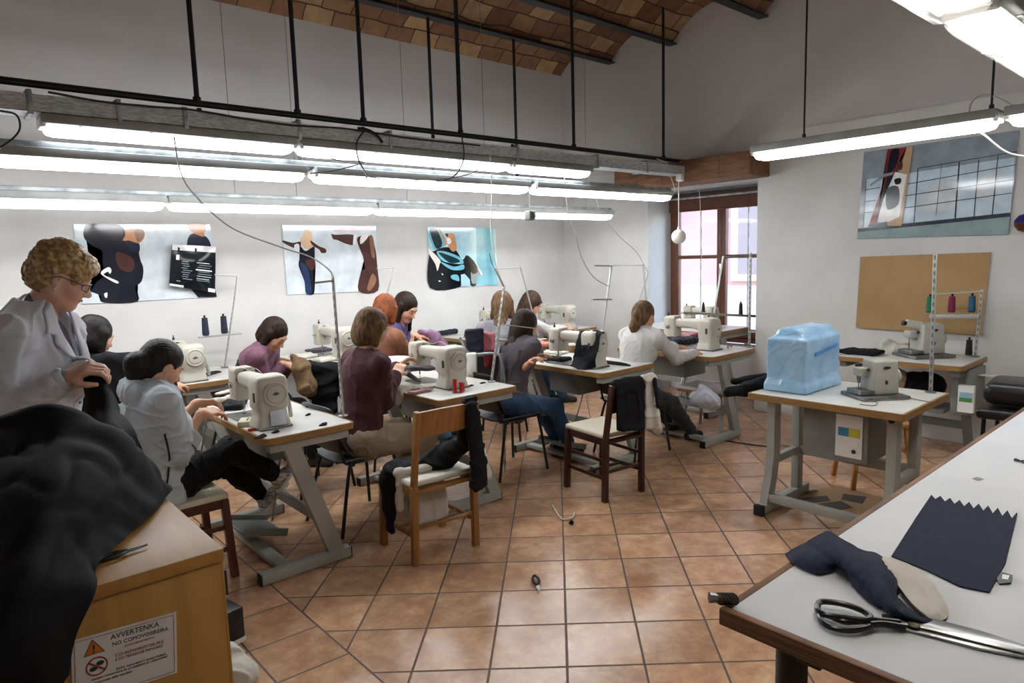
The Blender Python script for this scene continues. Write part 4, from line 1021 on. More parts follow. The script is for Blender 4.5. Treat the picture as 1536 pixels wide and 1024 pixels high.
    def hd_(P):
        q = P - C; az = np.arctan2(q @ hl, q @ hf * 1.0 - .0) if hair != 'bun' else np.arctan2(q @ hu, q @ hl)
        r_ = am * np.sin(fq * az + 9 * wob(P, 9, seed + 3)) * (.35 + .5 * wob(P, 30, seed + 6))
        if hair == 'curly': r_ = .3 * r_ + .0035 * np.sin(8 * wob(P, 34, seed)) + .003 * np.sin(9 * wob(P, 60, seed + 1)) + .004 * wob(P, 45, seed + 4)
        return r_ * (1.6 if hair in ('bob', 'long', 'longdown') else 1.) + (.008 if wavy else cl) * wob(P, 24, seed + 9) * .6 + .0015 * wob(P, 90, seed + 2)
    sdf_obj('hair', hp_, hairm, min(h, .006), root, hd_, biggest=True)
    # top garment
    s = s0
    g = loose; T = tors(g) + shld(g)
    if hem: T.append(cone_(hip, hip - u * hem, (.155 + g) * s, (.165 + g) * s, .05, flat=(f0, .72)))
    cuffs = []
    for i in (0, 1):
        T.append(cone_(sh[i], el[i], (.047 + g) * s, (.04 + g) * s, .03))
        if sleeve == 'short': T[-1] = cone_(sh[i], sh[i] + (el[i] - sh[i]) * .45, (.047 + g) * s, (.048 + g) * s, .03); T.append(half_(sh[i] + (el[i] - sh[i]) * .55, (el[i] - sh[i])) if False else ell_(sh[i] + (el[i] - sh[i]) * .68, .064 * s, None, .01, '-'))
        elif sleeve == 'three': T.append(cone_(el[i], el[i] + (wr[i] - el[i]) * .28, (.042 + g) * s, (.044 + g) * s, .03))
        else:
            e2 = el[i] + (wr[i] - el[i]) * .93
            T.append(cone_(el[i], e2, (.038 + g) * s, (.026 + g * .8) * s, .025)); T.append(ell_(e2 + _n(wr[i] - el[i]) * .045 * s, .04 * s, None, .006, '-'))
    if not standing and not hem > .2: T.append(half_(hip - u * .055, -u, .01))
    if vneck:
        vp = poly_(vneck, chest, l, cu, .003); T.append(Prim(lambda P: np.maximum(vp.f(P), -((P - chest) @ cf - .01)), chest, 1e6, .003, '-'))
    T.append(ell_(nb + cu * .05 * s + cf * .02 * s, (.072 * s, .062 * s, .06 * s), (cf, l, cu), .015, '-'))
    sdf_obj('top', T, top, h, root, folds(fold, 26, seed), biggest=True)
    # trousers and shoes
    g = lloose; L = [ell_(hip + f0 * .0, ((.11 + g) * s, (.165 + g) * s, (.098 + g * .6) * s), (f0, l0, u), .05)]
    for i in (0, 1):
        an2 = an[i] + (kn[i] - an[i]) * .06
        L += [cone_(hj[i], kn[i], (.083 + g) * s, (.057 + g) * s, .05), cone_(kn[i], an2, (.053 + g) * s, (.040 + g) * s, .03), ell_(an2 + _n(an[i] - kn[i]) * .055 * s, .05 * s, None, .008, '-')]
    sdf_obj('trousers', L, lower, h, root, folds(fold * 1.1, 22, seed + 4), biggest=True)
    for i in (0, 1):
        sdir = _n(an[i] - kn[i]); flat_ = an[i][2] < .13
        fd = _n(f0 + (f0 * .3 + l0 * (.2, -.2)[i])) if flat_ else _n(f0 * .9 - sdir * (f0 @ sdir) + u * (.15))
        if flat_: fd = _n(np.array([fd[0], fd[1], 0]))
        up = _n(u - fd * (u @ fd)); hl_ = an[i] - up * (an[i][2] - .03 if flat_ else .055) - fd * .04
        S_ = [cone_(hl_, hl_ + fd * .15, .036 * s, .034 * s, .02, flat=(up, .8)), cone_(hl_ + fd * .02 + up * .01, an[i] + up * .0 - fd * .01, .036 * s, .036 * s, .03), cone_(hl_ + fd * .06 + up * .02, hl_ + fd * .16 + up * .0, .034 * s, .026 * s, .03)]
        so = sdf_obj('shoe', S_ + [half_(hl_ - up * .024, -up)], shoes, .006, root)
        if shoes in ('shoe_grey', 'shoe_white'):
            sdf_obj('sole', [cone_(hl_ - up * .018, hl_ + fd * .155 - up * .018, .039 * s, .037 * s, .01), half_(hl_ - up * .010, up), half_(hl_ - up * .029, -up)], 'white_plastic', .005, so, None)
    return dict(root=root, H=H, hf=hf, hl=hl, hu=hu, C=C, nb=nb, chest=chest, waist=waist, hip=hip, cf=cf, cu=cu, l=l, f=f, f0=f0, l0=l0, sh=sh, el=el, wr=wr, kn=kn, an=an, T=T, s=s, tors=tors, shld=shld)
# --- the woman in a white coat, standing behind the cabinet
pc = person('standing woman in a white lab coat with glasses and short blond hair, holding black fabric', (.295, 3.12, .945), -34, lean=5, twist=0, headdir=(20, 26),
            hands=(at(124, 556, 2.52), at(100, 566, 2.38)), hdirs=(at(150, 546, 2.46) - at(124, 558, 2.52), at(142, 550, 2.38) - at(100, 568, 2.38)), feet=((.24, 3.2, .08), (.18, 3.0, .08)), knees=((1, 0, 0), (1, 0, 0)),
            s=1.07, h=.005, hair='curly', hairm='hair_blond', skin='skin_fair', top='coat_white', loose=.024, lower='trouser_dark', hem=.30, fold=.009, vneck=[(-.06, .25), (.06, .25), (.055, .15), (.03, .04), (0, -.10), (-.03, .04), (-.055, .15)], seed=3, neckout=.0, hs=.87, bust=.04, shdrop=.085, headshift=(.045, -.052), curls=(1.0, .95), elbow=(None, np.array([-.35, -.2, -1.])))
# --- the woman in a grey hooded top at the first table
pg = person('seated woman in a grey hooded top with black hair in a low bun, sewing', (.80, 3.70, .545), 0, lean=6, twist=-4, headdir=(14, 34),
            hands=(at(296, 604, 3.75), at(303, 620, 3.50)), hdirs=((1, -.1, -.1), (1, .2, -.05)), feet=(onX(392, 742, 1.44), onX(412, 712, 1.46)), knees=((1, 0, .6), (1, -.05, .8)),
            s=.97, h=.005, hair='bun', hairm='hair_black', skin='skin', top='hoodie_grey', sleeve='three', loose=.036, lower='black_cloth', shoes='shoe_grey', hem=.04, fold=.011, seed=5, headshift=(-.01, -.045))
pm = person('seated woman in a maroon cardigan and khaki trousers, with wavy chin length hair', (2.02, 3.80, .545), 2, lean=10, headdir=(-4, 22),
            hands=(at(598, 548, 4.75), at(594, 562, 4.5)), feet=((2.52, 4.0, .08), (2.42, 3.72, .08)), s=1.0, h=.006, hair='bob', hairm='hair_light', top='maroon', wavy=True, loose=.022, lower='khaki', lloose=.03, hem=.06, fold=.007, seed=8, shoes='shoe_white')
pt = person('seated woman in a dark grey tee and blue jeans, with long dark brown hair', (3.36, 3.88, .545), -3, lean=18, headdir=(-6, 24),
            hands=(at(800, 540, 5.25), at(797, 543, 5.05)), feet=((3.95, 3.98, .10), (3.92, 3.80, .10)), headshift=(-.02, -.06), s=.95, h=.006, hair='long', hairm='hair_dark', top='charcoal_tee', sleeve='short', loose=.014, lower='jeans', seed=11)
pw = person('seated woman in a white cardigan with a brown ponytail, reaching to her machine', (4.36, 3.48, .535), 4, lean=20, headdir=(-4, 12),
            hands=(at(1046, 528, 5.95), at(1040, 530, 5.75)), feet=((5.05, 3.55, .08), (5.0, 3.35, .08)), headshift=(-.03, -.03), s=.95, h=.006, hair='pony', hairm='hair_light', top='cardigan_white', loose=.02, lower='trouser_dark', lloose=.02, hem=.10, seed=14)
pu = person('seated woman in a mauve top with short dark brown hair, facing the camera', (1.86, 5.45, .535), -42, lean=34, headdir=(-12, 42),
            hands=(at(438, 546, 5.55), at(424, 545, 5.4)), hdirs=((.3, -.8, -.3), (.8, .2, -.2)), feet=((2.4, 5.3, .08), (2.3, 5.1, .08)), headshift=(-.03, -.03), s=1.0, h=.006, hair='bob', hairm='hair_dark', top='mauve', loose=.018, lower='black_cloth', seed=17)
pr_ = person('seated red haired woman behind the maroon cardigan woman', (2.76, 4.88, .545), 15, lean=14, headdir=(10, 25),
             hands=((3.25, 5.2, .82), (3.3, 4.95, .82)), feet=((3.4, 5.0, .08), (3.4, 4.8, .08)), s=1.03, h=.007, hair='bob', hairm='hair_red', top='rust', loose=.02, lower='jeans_bright', seed=20)
pv = person('seated woman in a purple vest with long dark hair, looking down at her hands', (3.19, 5.50, .545), -48, lean=24, headdir=(-24, 30),
            hands=(at(626, 500, 6.22), at(622, 503, 6.12)), hdirs=((.8, -.3, -.1), (.8, -.3, -.1)), feet=((3.75, 5.15, .08), (3.65, 5.0, .08)), s=1.05, h=.007, hair='long', hairm='hair_dark', top='purple_vest', sleeve='short', loose=.018, lower='jeans_bright', seed=23)
pb = person('seated woman with very long brown hair seen from behind', (3.92, 4.66, .535), 40, lean=26, headdir=(4, 22),
            hands=((4.3, 5.1, .84), (4.35, 4.95, .84)), feet=((4.3, 5.1, .08), (4.4, 4.95, .08)), s=1.04, h=.007, hair='long', hairm='hair_light', top='grey_floral', loose=.018, lower='trouser_dark', seed=26)
pk = person('seated woman with falling brown hair in a white top, bending over in the corner', (4.76, 5.5, .53), -25, lean=28, headdir=(-10, 34),
            hands=((5.4, 5.35, .84), (5.35, 5.2, .84)), feet=((5.3, 5.4, .08), (5.35, 5.25, .08)), headshift=(-.02, -.03), s=1.02, h=.007, hair='longdown', hairm='hair_brown', top='cardigan_white', loose=.018, lower='jeans', seed=29)
ph = person('person with black hair in a black jacket, mostly hidden behind the white coat', (.72, 4.95, .545), 12, lean=8, headdir=(10, 22),
            hands=((1.2, 5.2, .84), (1.25, 5.0, .84)), feet=((1.3, 5.1, .08), (1.3, 4.9, .08)), s=1.0, h=.008, hair='bob', hairm='hair_black', top='black_cloth', loose=.03, lower='black_cloth', seed=31)

# ------------------------------------------------------------------ clothing details
def shellpatch(name, pr, polys, grow, thick, m, parent, front=True, ex=None, ey=None, o=None, h=.004, nrm=None):
    """a piece of cloth lying on a garment: the garment's surface offset outward, cut to an outline"""
    T = pr['T']; o = pr['chest'] if o is None else o; ex = pr['l'] if ex is None else ex; ey = pr['cu'] if ey is None else ey; nrm = pr['cf'] if nrm is None else nrm
    pts = np.array([o + ex * a + ey * b for a, b in polys])
    c = pts.mean(0); r = np.abs(pts - c).max() + .05
    sh_ = Prim(lambda P: np.abs(field(T, P) - grow) - thick / 2, c, r + .2, .001, '+')
    lo = pts.min(0) - .16; hi = pts.max(0) + .16
    return sdf_obj(name, [sh_, poly_(polys, o, ex, ey, .003), half_(o, -nrm if front else nrm, .002)], m, h, parent, bounds=(lo, hi), biggest=True)
def surf(pr, x, z, dirn=None, o=None, ex=None, ey=None, off=0.):
    T = pr['T']; o = pr['chest'] if o is None else o; d = pr['cf'] if dirn is None else dirn; ex = pr['l'] if ex is None else ex; ey = pr['cu'] if ey is None else ey
    p = o + ex * x + ey * z + d * .45
    for _ in range(60):
        v = field(T, p[None, :])[0]
        if v < .001: break
        p = p - d * min(v, .05) * .8
    return p + d * off
mat('coat_shade', 'd0d4e0', .85); mat('button', 'ccd0d8', .4); mat('button_dark', '3a3d45', .4)
R = pc['root']
sdf_obj('shirt', pc['tors'](.010) + [cone_(pc['nb'] - pc['cu'] * .03, pc['nb'] + pc['cu'] * .012, .066, .060, .03), ell_(pc['nb'] + pc['cu'] * .06 + pc['cf'] * .05, (.05, .05, .06), (pc['cf'], pc['l'], pc['cu']), .01, '-'), half_(pc['chest'] - pc['cu'] * .12, -pc['cu']), half_(pc['chest'] - pc['cf'] * .01, -pc['cf'])], 'shirt_grey', .006, R)
for sd in (1, -1):
    L_ = [(sd * x, z) for x, z in ((.045, .235), (.095, .20), (.125, .125), (.085, .115), (.095, .085), (.004, -.125), (.0, -.10), (.03, .04), (.055, .15))]
    shellpatch('lapel', pc, L_, .010, .009, 'coat_shade', R)
c0 = pc['nb'] + pc['cu'] * .0; col_ = Prim(lambda P: np.abs(np.linalg.norm((P - c0) - np.outer((P - c0) @ pc['cu'], pc['cu']), axis=1) - (.070 + .25 * np.maximum(0, .03 - (P - c0) @ pc['cu']))) - .006, c0, .18, .002, '+')
sdf_obj('collar', [col_, half_(c0 + pc['cu'] * .04, pc['cu']), half_(c0 - pc['cu'] * .025, -pc['cu']), half_(c0 + pc['cf'] * .045, pc['cf'])], 'coat_shade', .004, R, bounds=(c0 - .17, c0 + .17), biggest=True)
for z in (-.15, -.25, -.36):
    p = surf(pc, .0, z, off=.002); MB().lathe([(.009, 0), (.009, .003), (.007, .004), (0, .003)], p, tuple(pc['cf']), 14).build('button', 'button_dark', R, world=True)
MB().tube([surf(pc, -.022, z, off=.0015) for z in np.linspace(-.12, -.5, 24)], .0022, 5).build('placket_seam', 'coat_shade', R, world=True)
shellpatch('breast_pocket', pc, [(.06, .05), (.14, .05), (.14, -.06), (.06, -.06)], .003, .006, 'coat_white', R)
p = surf(pc, .095, .055, off=.004); MB().bar(p - pc['l'] * .018, p + pc['l'] * .018, .006, .009, .001).build('name_clip', 'button_dark', R, world=True)
for i in (0, 1):
    w_, e_ = pc['wr'][i], pc['el'][i]; d_ = _n(w_ - e_)
    sdf_obj('shirt_cuff', [cone_(w_ - d_ * .05, w_ - d_ * .008, .036, .034, .01)], 'cuff_teal', .005, R, folds(.002, 90, 4))
    sdf_obj('coat_cuff', [cone_(w_ - d_ * .10, w_ - d_ * .045, .050, .052, .01), ell_(w_ - d_ * .005, .046, None, .005, '-')], 'coat_shade', .005, R)
# spectacles and earring
H = pc['H']; g = thing('spectacles', 'thin dark spectacles on the face of the woman in the white coat', 'glasses', tuple(H(.11, 0, 0)))
for sd in (1, -1):
    lp = [H(.104 - .02 * (abs(math.cos(a)) > .6) * (math.cos(a) * 1 > 0), sd * (.034 + .025 * math.cos(a)), -.004 + .017 * math.sin(a)) for a in np.linspace(0, 2 * PI, 20, endpoint=False)]
    fr = MB().tube(lp, .0016, 6, closed=True).build('rim', 'spectacles', g, world=True)
    MB().add([tuple(q) for q in lp], [tuple(range(20))]).build('lens', 'lens', fr, world=True)
    MB().tube([H(.086, sd * .059, .003), H(.05, sd * .078, .006), H(.0, sd * .088, .008), H(-.02, sd * .086, -.008)], .0018, 6).build('temple', 'spectacles', g, world=True)
MB().tube([H(.105, .009, -.001), H(.109, 0, .002), H(.105, -.009, -.001)], .0015, 6).build('bridge', 'spectacles', g, world=True)
MB().tube([H(.002, -.083 - .012 * math.sin(a), -.045 + .014 * math.cos(a)) for a in np.linspace(0, 2 * PI, 14, endpoint=False)], .0018, 6, closed=True).build('earring', 'silver', R, world=True)
# hood, cuffs and piping of the grey top
R = pg['root']; nb, cf, cu, l = pg['nb'], pg['cf'], pg['cu'], pg['l']
sdf_obj('hood', [ell_(nb - cf * .085 - cu * .01, (.07, .125, .075), (cf, l, cu), .03), cone_(nb + l * .085 - cf * .02, nb + l * .055 + cf * .075 - cu * .04, .032, .024, .04), cone_(nb - l * .085 - cf * .02, nb - l * .055 + cf * .075 - cu * .04, .032, .024, .04), ell_(nb + cu * .06 - cf * .01, (.062, .07, .075), (cf, l, cu), .02, '-')], 'hoodie_grey', .006, R, folds(.010, 34, 8))
for i in (0, 1):
    w_, e_ = pg['wr'][i], pg['el'][i]; d_ = _n(w_ - e_); q = e_ + d_ * .075
    sdf_obj('sleeve_cuff', [cone_(q - d_ * .03, q + d_ * .03, .079, .076, .01), half_(q + d_ * .045, d_), half_(q - d_ * .03, -d_)], 'hoodie_grey', .005, R)
    x, y, z = frame(d_); MB().tube([Vector(q) - Vector(d_) * .022 + (x * math.cos(a) + y * math.sin(a)) * .0795 for a in np.linspace(0, 2 * PI, 24, endpoint=False)], .003, 6, closed=True).build('cuff_piping', 'navy', R, world=True)
side = -pg['l']
MB().tube([surf(pg, .02 + .03 * math.sin(t * 3), -.02 - .30 * t, side, None, pg['cf'], pg['cu'], .001) for t in np.linspace(0, 1, 16)], .005, 6).build('side_piping', 'navy', R, world=True)
H = pg['H']; MB().tube([H(.0, -.083 - .010 * math.sin(a), -.04 + .012 * math.cos(a)) for a in np.linspace(0, 2 * PI, 14, endpoint=False)], .0016, 6, closed=True).build('earring', 'silver', R, world=True)
# ------------------------------------------------------------------ posters and printed sheets
def pm_(n, c, r=.09):
    k = [int(c[i:i + 2], 16) for i in (0, 2, 4)]; mat(n, c, r, col2='%02x%02x%02x' % tuple(min(255, int(v * 1.08 + 8)) for v in k), nscale=7, stretch=(1, 1, 1), detail=8)
for n, c in dict(p_bg='cfd8de', p_dark='1b1c27', p_navy='232639', p_skin='c58a66', p_pale='e6ded6', p_blue='bfd3e0', p_brown='4a2f2a', p_brownl='8a6450', p_blonde='d9b899', p_pink='c79a9c', p_jean='27375a', p_teal='6fb3c6', p_tealpale='a9d0de', p_tealdark='17303a', p_black='11161b', p_red='7f2f2c', p_grey='8c98a1', p_sage='8aa0a2', p_sand='b79a78', p_line='3a424b', p_white='e9ecee', p_greyd='5c5f62').items(): pm_(n, c)
def smooth(pts, n=4):
    P = [Vector((a, b, 0)) for a, b in pts]; N = len(P); out = []
    for i in range(N):
        a, b, c, d = P[i - 1], P[i], P[(i + 1) % N], P[(i + 2) % N]
        for k in range(n):
            t = k / n; q = .5 * ((2 * b) + (c - a) * t + (2 * a - 5 * b + 4 * c - d) * t * t + (3 * b - a - 3 * c + d) * t ** 3); out.append((q.x, q.y))
    return out
def poster(name, label, cat, corners, shapes, plane, nrm, group=None, base='p_bg', org=(0, 0), sc=1., thick=.004):
    """corners in photo pixels; shapes = (material, outline in zoomed pixels, smooth?)"""
    mats = [base]; mb = MB(); N = Vector(nrm)
    c = [plane(*q) for q in corners]; mb.add([tuple(q) for q in c] + [tuple(q - N * thick) for q in c], [(0, 1, 2, 3), (4, 5, 6, 7), (0, 1, 5, 4), (1, 2, 6, 5), (2, 3, 7, 6), (3, 0, 4, 7)])
    for i, (m, pts, sm) in enumerate(shapes):
        if m not in mats: mats.append(m)
        pp = smooth(pts) if sm else pts
        v = [plane(org[0] + x / sc, org[1] + y / sc) + N * (.0004 * (i + 1)) for x, y in pp]
        bm = bmesh.new(); f = bm.faces.new([bm.verts.new(q) for q in v]); bmesh.ops.triangulate(bm, faces=[f]); mb.bm(bm, mats.index(m))
    o = mb.build(name, mats, smooth=0)
    return tag(o, label, cat, group)
PB = lambda px, py: onY(px, py, 6.228)
GP = 'fashion posters on the long wall'
poster('poster', 'wide poster of a dark clothed bending figure, partly behind a hanging black bag', 'poster', [(110, 336), (315, 336), (325, 445), (124, 456)], [
    ('p_blue', [(75, 250), (330, 330), (340, 520), (100, 640), (90, 400)], 1),
    ('p_dark', [(170, 140), (215, 100), (470, 102), (545, 150), (560, 240), (640, 290), (690, 330), (685, 400), (735, 520), (720, 650), (655, 715), (680, 845), (350, 855), (330, 790), (215, 735), (300, 650), (360, 590), (340, 480), (345, 420), (330, 350), (240, 310), (165, 230)], 1),
    ('p_navy', [(180, 130), (430, 105), (460, 145), (300, 160), (200, 180)], 1),
    ('p_navy', [(560, 260), (690, 280), (690, 380), (600, 340)], 1),
    ('p_brown', [(480, 370), (640, 440), (620, 560), (500, 520)], 1),
    ('p_skin', [(560, 160), (650, 150), (735, 160), (745, 230), (690, 285), (600, 260), (540, 260), (560, 210)], 1),
    ('p_brownl', [(650, 160), (740, 165), (735, 235), (680, 270)], 1),
    ('p_white', [(330, 560), (400, 515), (430, 545), (415, 580), (395, 560), (360, 590), (490, 650), (475, 670), (350, 600)], 1),
    ('p_navy', [(1155, 290), (1185, 205), (1250, 195), (1340, 225), (1385, 310), (1380, 420), (1170, 420)], 1),
    ('p_skin', [(1165, 108), (1325, 108), (1320, 200), (1310, 225), (1240, 200), (1195, 170)], 1),
    ('p_dark', [(1170, 700), (1420, 690), (1440, 800), (1260, 805)], 0),
    ('p_white', [(360, 770), (390, 760), (385, 810), (365, 800)], 1)], PB, (0, -1, 0), GP, org=(100, 320), sc=6.4)
poster('poster', 'pale poster of a blonde woman with arms out and a figure bent forward', 'poster', [(423, 337), (564, 339), (567, 436), (431, 442)], [
    ('p_blonde', [(330, 300), (365, 220), (385, 165), (430, 160), (475, 210), (485, 300), (500, 360), (450, 400), (380, 380)], 1),
    ('p_brown', [(118, 290), (240, 320), (330, 305), (330, 370), (245, 380), (125, 320)], 1),
    ('p_brown', [(455, 290), (560, 360), (640, 395), (645, 440), (590, 445), (565, 405), (480, 350)], 1),
    ('p_white', [(260, 345), (310, 335), (320, 400), (285, 430), (260, 400)], 1),
    ('p_dark', [(325, 360), (395, 420), (500, 365), (500, 440), (480, 500), (520, 600), (500, 740), (500, 940), (400, 940), (380, 790), (310, 600), (325, 500)], 1),
    ('p_jean', [(330, 560), (415, 620), (450, 780), (470, 940), (400, 940), (385, 800), (335, 640)], 1),
    ('p_brown', [(400, 530), (500, 530), (515, 600), (470, 660), (410, 600)], 1),
    ('p_pink', [(745, 122), (1230, 122), (1245, 170), (730, 180)], 0),
    ('p_brown', [(710, 210), (760, 220), (990, 225), (980, 340), (900, 335), (780, 285), (735, 275)], 1),
    ('p_white', [(985, 225), (1025, 225), (1010, 340), (975, 335)], 0),
    ('p_brown', [(1030, 260), (1110, 230), (1200, 250), (1240, 350), (1265, 480), (1270, 600), (1285, 905), (1045, 910), (1085, 660), (1125, 640), (1085, 430), (1040, 340)], 1),
    ('p_pale', [(1070, 250), (1130, 215), (1165, 240), (1100, 320), (1065, 330)], 1),
    ('p_brownl', [(1180, 240), (1225, 260), (1245, 500), (1200, 460)], 1), ('p_brownl', [(1150, 880), (1210, 700), (1265, 780), (1190, 905)], 1)], PB, (0, -1, 0), GP, org=(410, 325), sc=8.194)
poster('poster', 'blue green poster of a reclining figure in shiny dark fabric', 'poster', [(641, 341), (742, 342), (748, 428), (645, 432)], [
    ('p_tealpale', [(300, 105), (770, 105), (790, 580), (640, 600), (430, 400)], 0), ('p_teal', [(780, 110), (1040, 112), (1060, 760), (900, 800), (790, 600)], 0),
    ('p_teal', [(105, 105), (240, 105), (360, 350), (230, 420), (120, 380)], 0), ('p_tealdark', [(130, 110), (220, 108), (310, 330), (220, 390)], 1), ('p_tealpale', [(110, 200), (200, 420), (130, 400)], 0),
    ('p_sand', [(240, 105), (285, 125), (400, 330), (360, 350)], 0),
    ('p_black', [(125, 490), (200, 430), (330, 380), (480, 400), (590, 550), (650, 490), (740, 560), (815, 690), (790, 760), (720, 800), (780, 905), (705, 915), (640, 780), (560, 760), (560, 930), (140, 945)], 1),
    ('p_teal', [(230, 440), (360, 440), (560, 520), (600, 610), (430, 600), (300, 560)], 1), ('p_tealdark', [(260, 450), (520, 540), (540, 590), (400, 590)], 1),
    ('p_pale', [(120, 400), (170, 440), (280, 560), (270, 620), (240, 710), (215, 620), (130, 480)], 1), ('p_teal', [(280, 580), (470, 650), (600, 620), (600, 690), (430, 690)], 1),
    ('p_skin', [(380, 215), (420, 180), (480, 210), (495, 300), (510, 400), (450, 440), (390, 350)], 1), ('p_white', [(370, 260), (410, 250), (435, 310), (385, 340)], 1), ('p_brown', [(345, 195), (385, 190), (380, 240)], 1),
    ('p_grey', [(720, 610), (810, 690), (850, 830), (720, 880)], 1), ('p_black', [(650, 495), (700, 560), (760, 600), (800, 720), (730, 750), (690, 660)], 1),
    ('p_tealpale', [(566, 760), (620, 750), (690, 830), (700, 918), (570, 925)], 0), ('p_teal', [(790, 780), (1060, 720), (1095, 905), (780, 912)], 0), ('p_white', [(290, 735), (325, 760), (305, 770)], 0), ('p_white', [(250, 840), (290, 850), (265, 862)], 0), ('p_teal', [(430, 770), (520, 765), (540, 850), (440, 820)], 1)], PB, (0, -1, 0), GP, org=(630, 330), sc=9.308)
PR = lambda px, py: onX(px, py, 6.385)
bars = [('p_line', [(x0 - w, y0), (x0 + w, y0), (x1 + w, y1), (x1 - w, y1)], 0) for x0, y0, x1, y1, w in ((160, 480, 135, 865, 2), (578, 390, 545, 830, 4), (770, 355, 722, 770, 2), (912, 340, 877, 795, 6), (1070, 318, 1030, 780, 4), (1225, 288, 1178, 765, 4))]
bars += [('p_line', [(x0, y0 - 3), (x1, y1 - 3), (x1, y1 + 3), (x0, y0 + 3)], 0) for x0, y0, x1, y1 in ((150, 565, 275, 545), (150, 660, 240, 648), (145, 750, 210, 742), (580, 390, 1380, 255), (490, 518, 1370, 362), (480, 612, 1350, 482), (475, 710, 1335, 590))]
poster('poster', 'large glossy poster with a red crane post and gridded panes on the right wall', 'poster', [(1296, 228), (1529, 195), (1513, 351), (1286, 358)], [
    ('p_blue', [(160, 480), (1360, 300), (1325, 750), (140, 870)], 0), ('p_bg', [(640, 560), (880, 500), (890, 700), (600, 740)], 1), ('p_bg', [(1060, 500), (1200, 420), (1190, 640), (1060, 620)], 1)] + bars + [
    ('p_line', [(92, 878), (1322, 748), (1322, 780), (92, 905)], 0), ('p_sage', [(92, 906), (1322, 782), (1306, 925), (88, 958)], 0),
    ('p_red', [(332, 238), (490, 220), (440, 300), (370, 520), (240, 840), (180, 855), (310, 480)], 0), ('p_dark', [(365, 245), (430, 240), (400, 380), (330, 440), (345, 330)], 1), ('p_dark', [(330, 460), (400, 440), (300, 680), (270, 760), (230, 800)], 0),
    ('p_sand', [(490, 215), (540, 212), (445, 855), (330, 855), (400, 520)], 0), ('p_white', [(395, 420), (490, 440), (430, 780), (330, 830), (250, 820), (300, 640)], 0), ('p_greyd', [(330, 560), (420, 540), (420, 680), (330, 720)], 1), ('p_dark', [(390, 480), (440, 470), (440, 510), (400, 520)], 1), ('p_brown', [(420, 350), (455, 340), (450, 400), (415, 395)], 1),
    ('p_grey', [(190, 520), (310, 435), (380, 420), (380, 440), (310, 460), (200, 535)], 0), ('p_tealdark', [(180, 850), (330, 820), (330, 860), (175, 862)], 0)], PR, (-1, 0, 0), None, 'p_grey', org=(1270, 180), sc=5.391)
mat('kraft', 'b59468', .8, col2='a9885d', nscale=3, bump=.15, bscale=6)
bd = thing('paper_board', 'large brown kraft paper sheet pinned on the right wall', 'board', tuple(onX(1385, 500, 6.38)))
cs = [onX(*q, 6.39) for q in ((1291, 385), (1487, 378), (1473, 502), (1284, 491))]
def kb(s, t):
    a = cs[0].lerp(cs[1], s); b = cs[3].lerp(cs[2], s); p = a.lerp(b, t); p.x -= .004 + .006 * math.sin(s * 5) ** 2 * t + .01 * t * t * (s > .0); return p
MB().sheet(kb, 20, 10, thick=.002).build('sheet', 'kraft', bd, world=True)
for s_, t_ in ((.02, .03), (.98, .03), (.02, .95), (.95, .95), (.5, .02)):
    p = kb(s_, t_); MB().lathe([(.007, 0), (.006, .004), (0, .006)], p, (-1, 0, 0), 10).build('pin', 'steel', bd, world=True)
# black printed bag hanging over the first poster
bg_ = thing('printed_bag', 'black printed bag with white lines hung over the first poster', 'bag', tuple(onY(288, 440, 6.19)))
Z4 = lambda x, y, Y=6.19: onY(100 + x / 6.4, 320 + y / 6.4, Y)
def bagp(s, t):
    a = Z4(1003, 300).lerp(Z4(1418, 320), s); b = Z4(975, 690).lerp(Z4(1412, 760), s); p = a.lerp(b, t); p.y -= .012 + .012 * math.sin(PI * s) * math.sin(PI * t); return p
MB().sheet(bagp, 12, 12, thick=.02).build('bag_body', 'p_black', bg_, world=True)
def strip(s0, s1, t0, t1, nm, m='p_white', n=6):
    MB().sheet(lambda s, t: bagp(s0 + (s1 - s0) * s, t0 + (t1 - t0) * t) - Vector((0, .0235, 0)), n, 2, thick=.001).build(nm, m, bg_, world=True)
strip(0, 1, .0, .13, 'white_hem'); strip(.0, .3, .95, 1.0, 'white_hem'); strip(.84, 1.0, .92, 1.0, 'white_hem')
rr = random.Random(4)
strip(.10, .17, .24, .36, 'print_mark')
for k in range(9):
    t = .38 + .05 * k; x = .22 + rr.random() * .05
    strip(x, x + .12 + rr.random() * .1, t, t + .016, 'print_line', 'p_grey'); strip(.52 + rr.random() * .1, .85 + rr.random() * .07, t, t + .012 + .016 * (k % 4 == 3), 'print_line', 'p_white' if k % 3 == 0 else 'p_grey')
strip(.14, .22, .85, .87, 'print_line', 'p_grey')
MB().tube([bagp(.14, .06) - Vector((0, .026, 0)), bagp(.15, .13) - Vector((0, .026, 0))], .008, 6).build('peg', 'p_black', bg_, world=True)
MB().tube([bagp(.53, .06) - Vector((0, .026, 0)), bagp(.53, .14) - Vector((0, .026, 0))], .008, 6).build('peg', 'p_black', bg_, world=True)

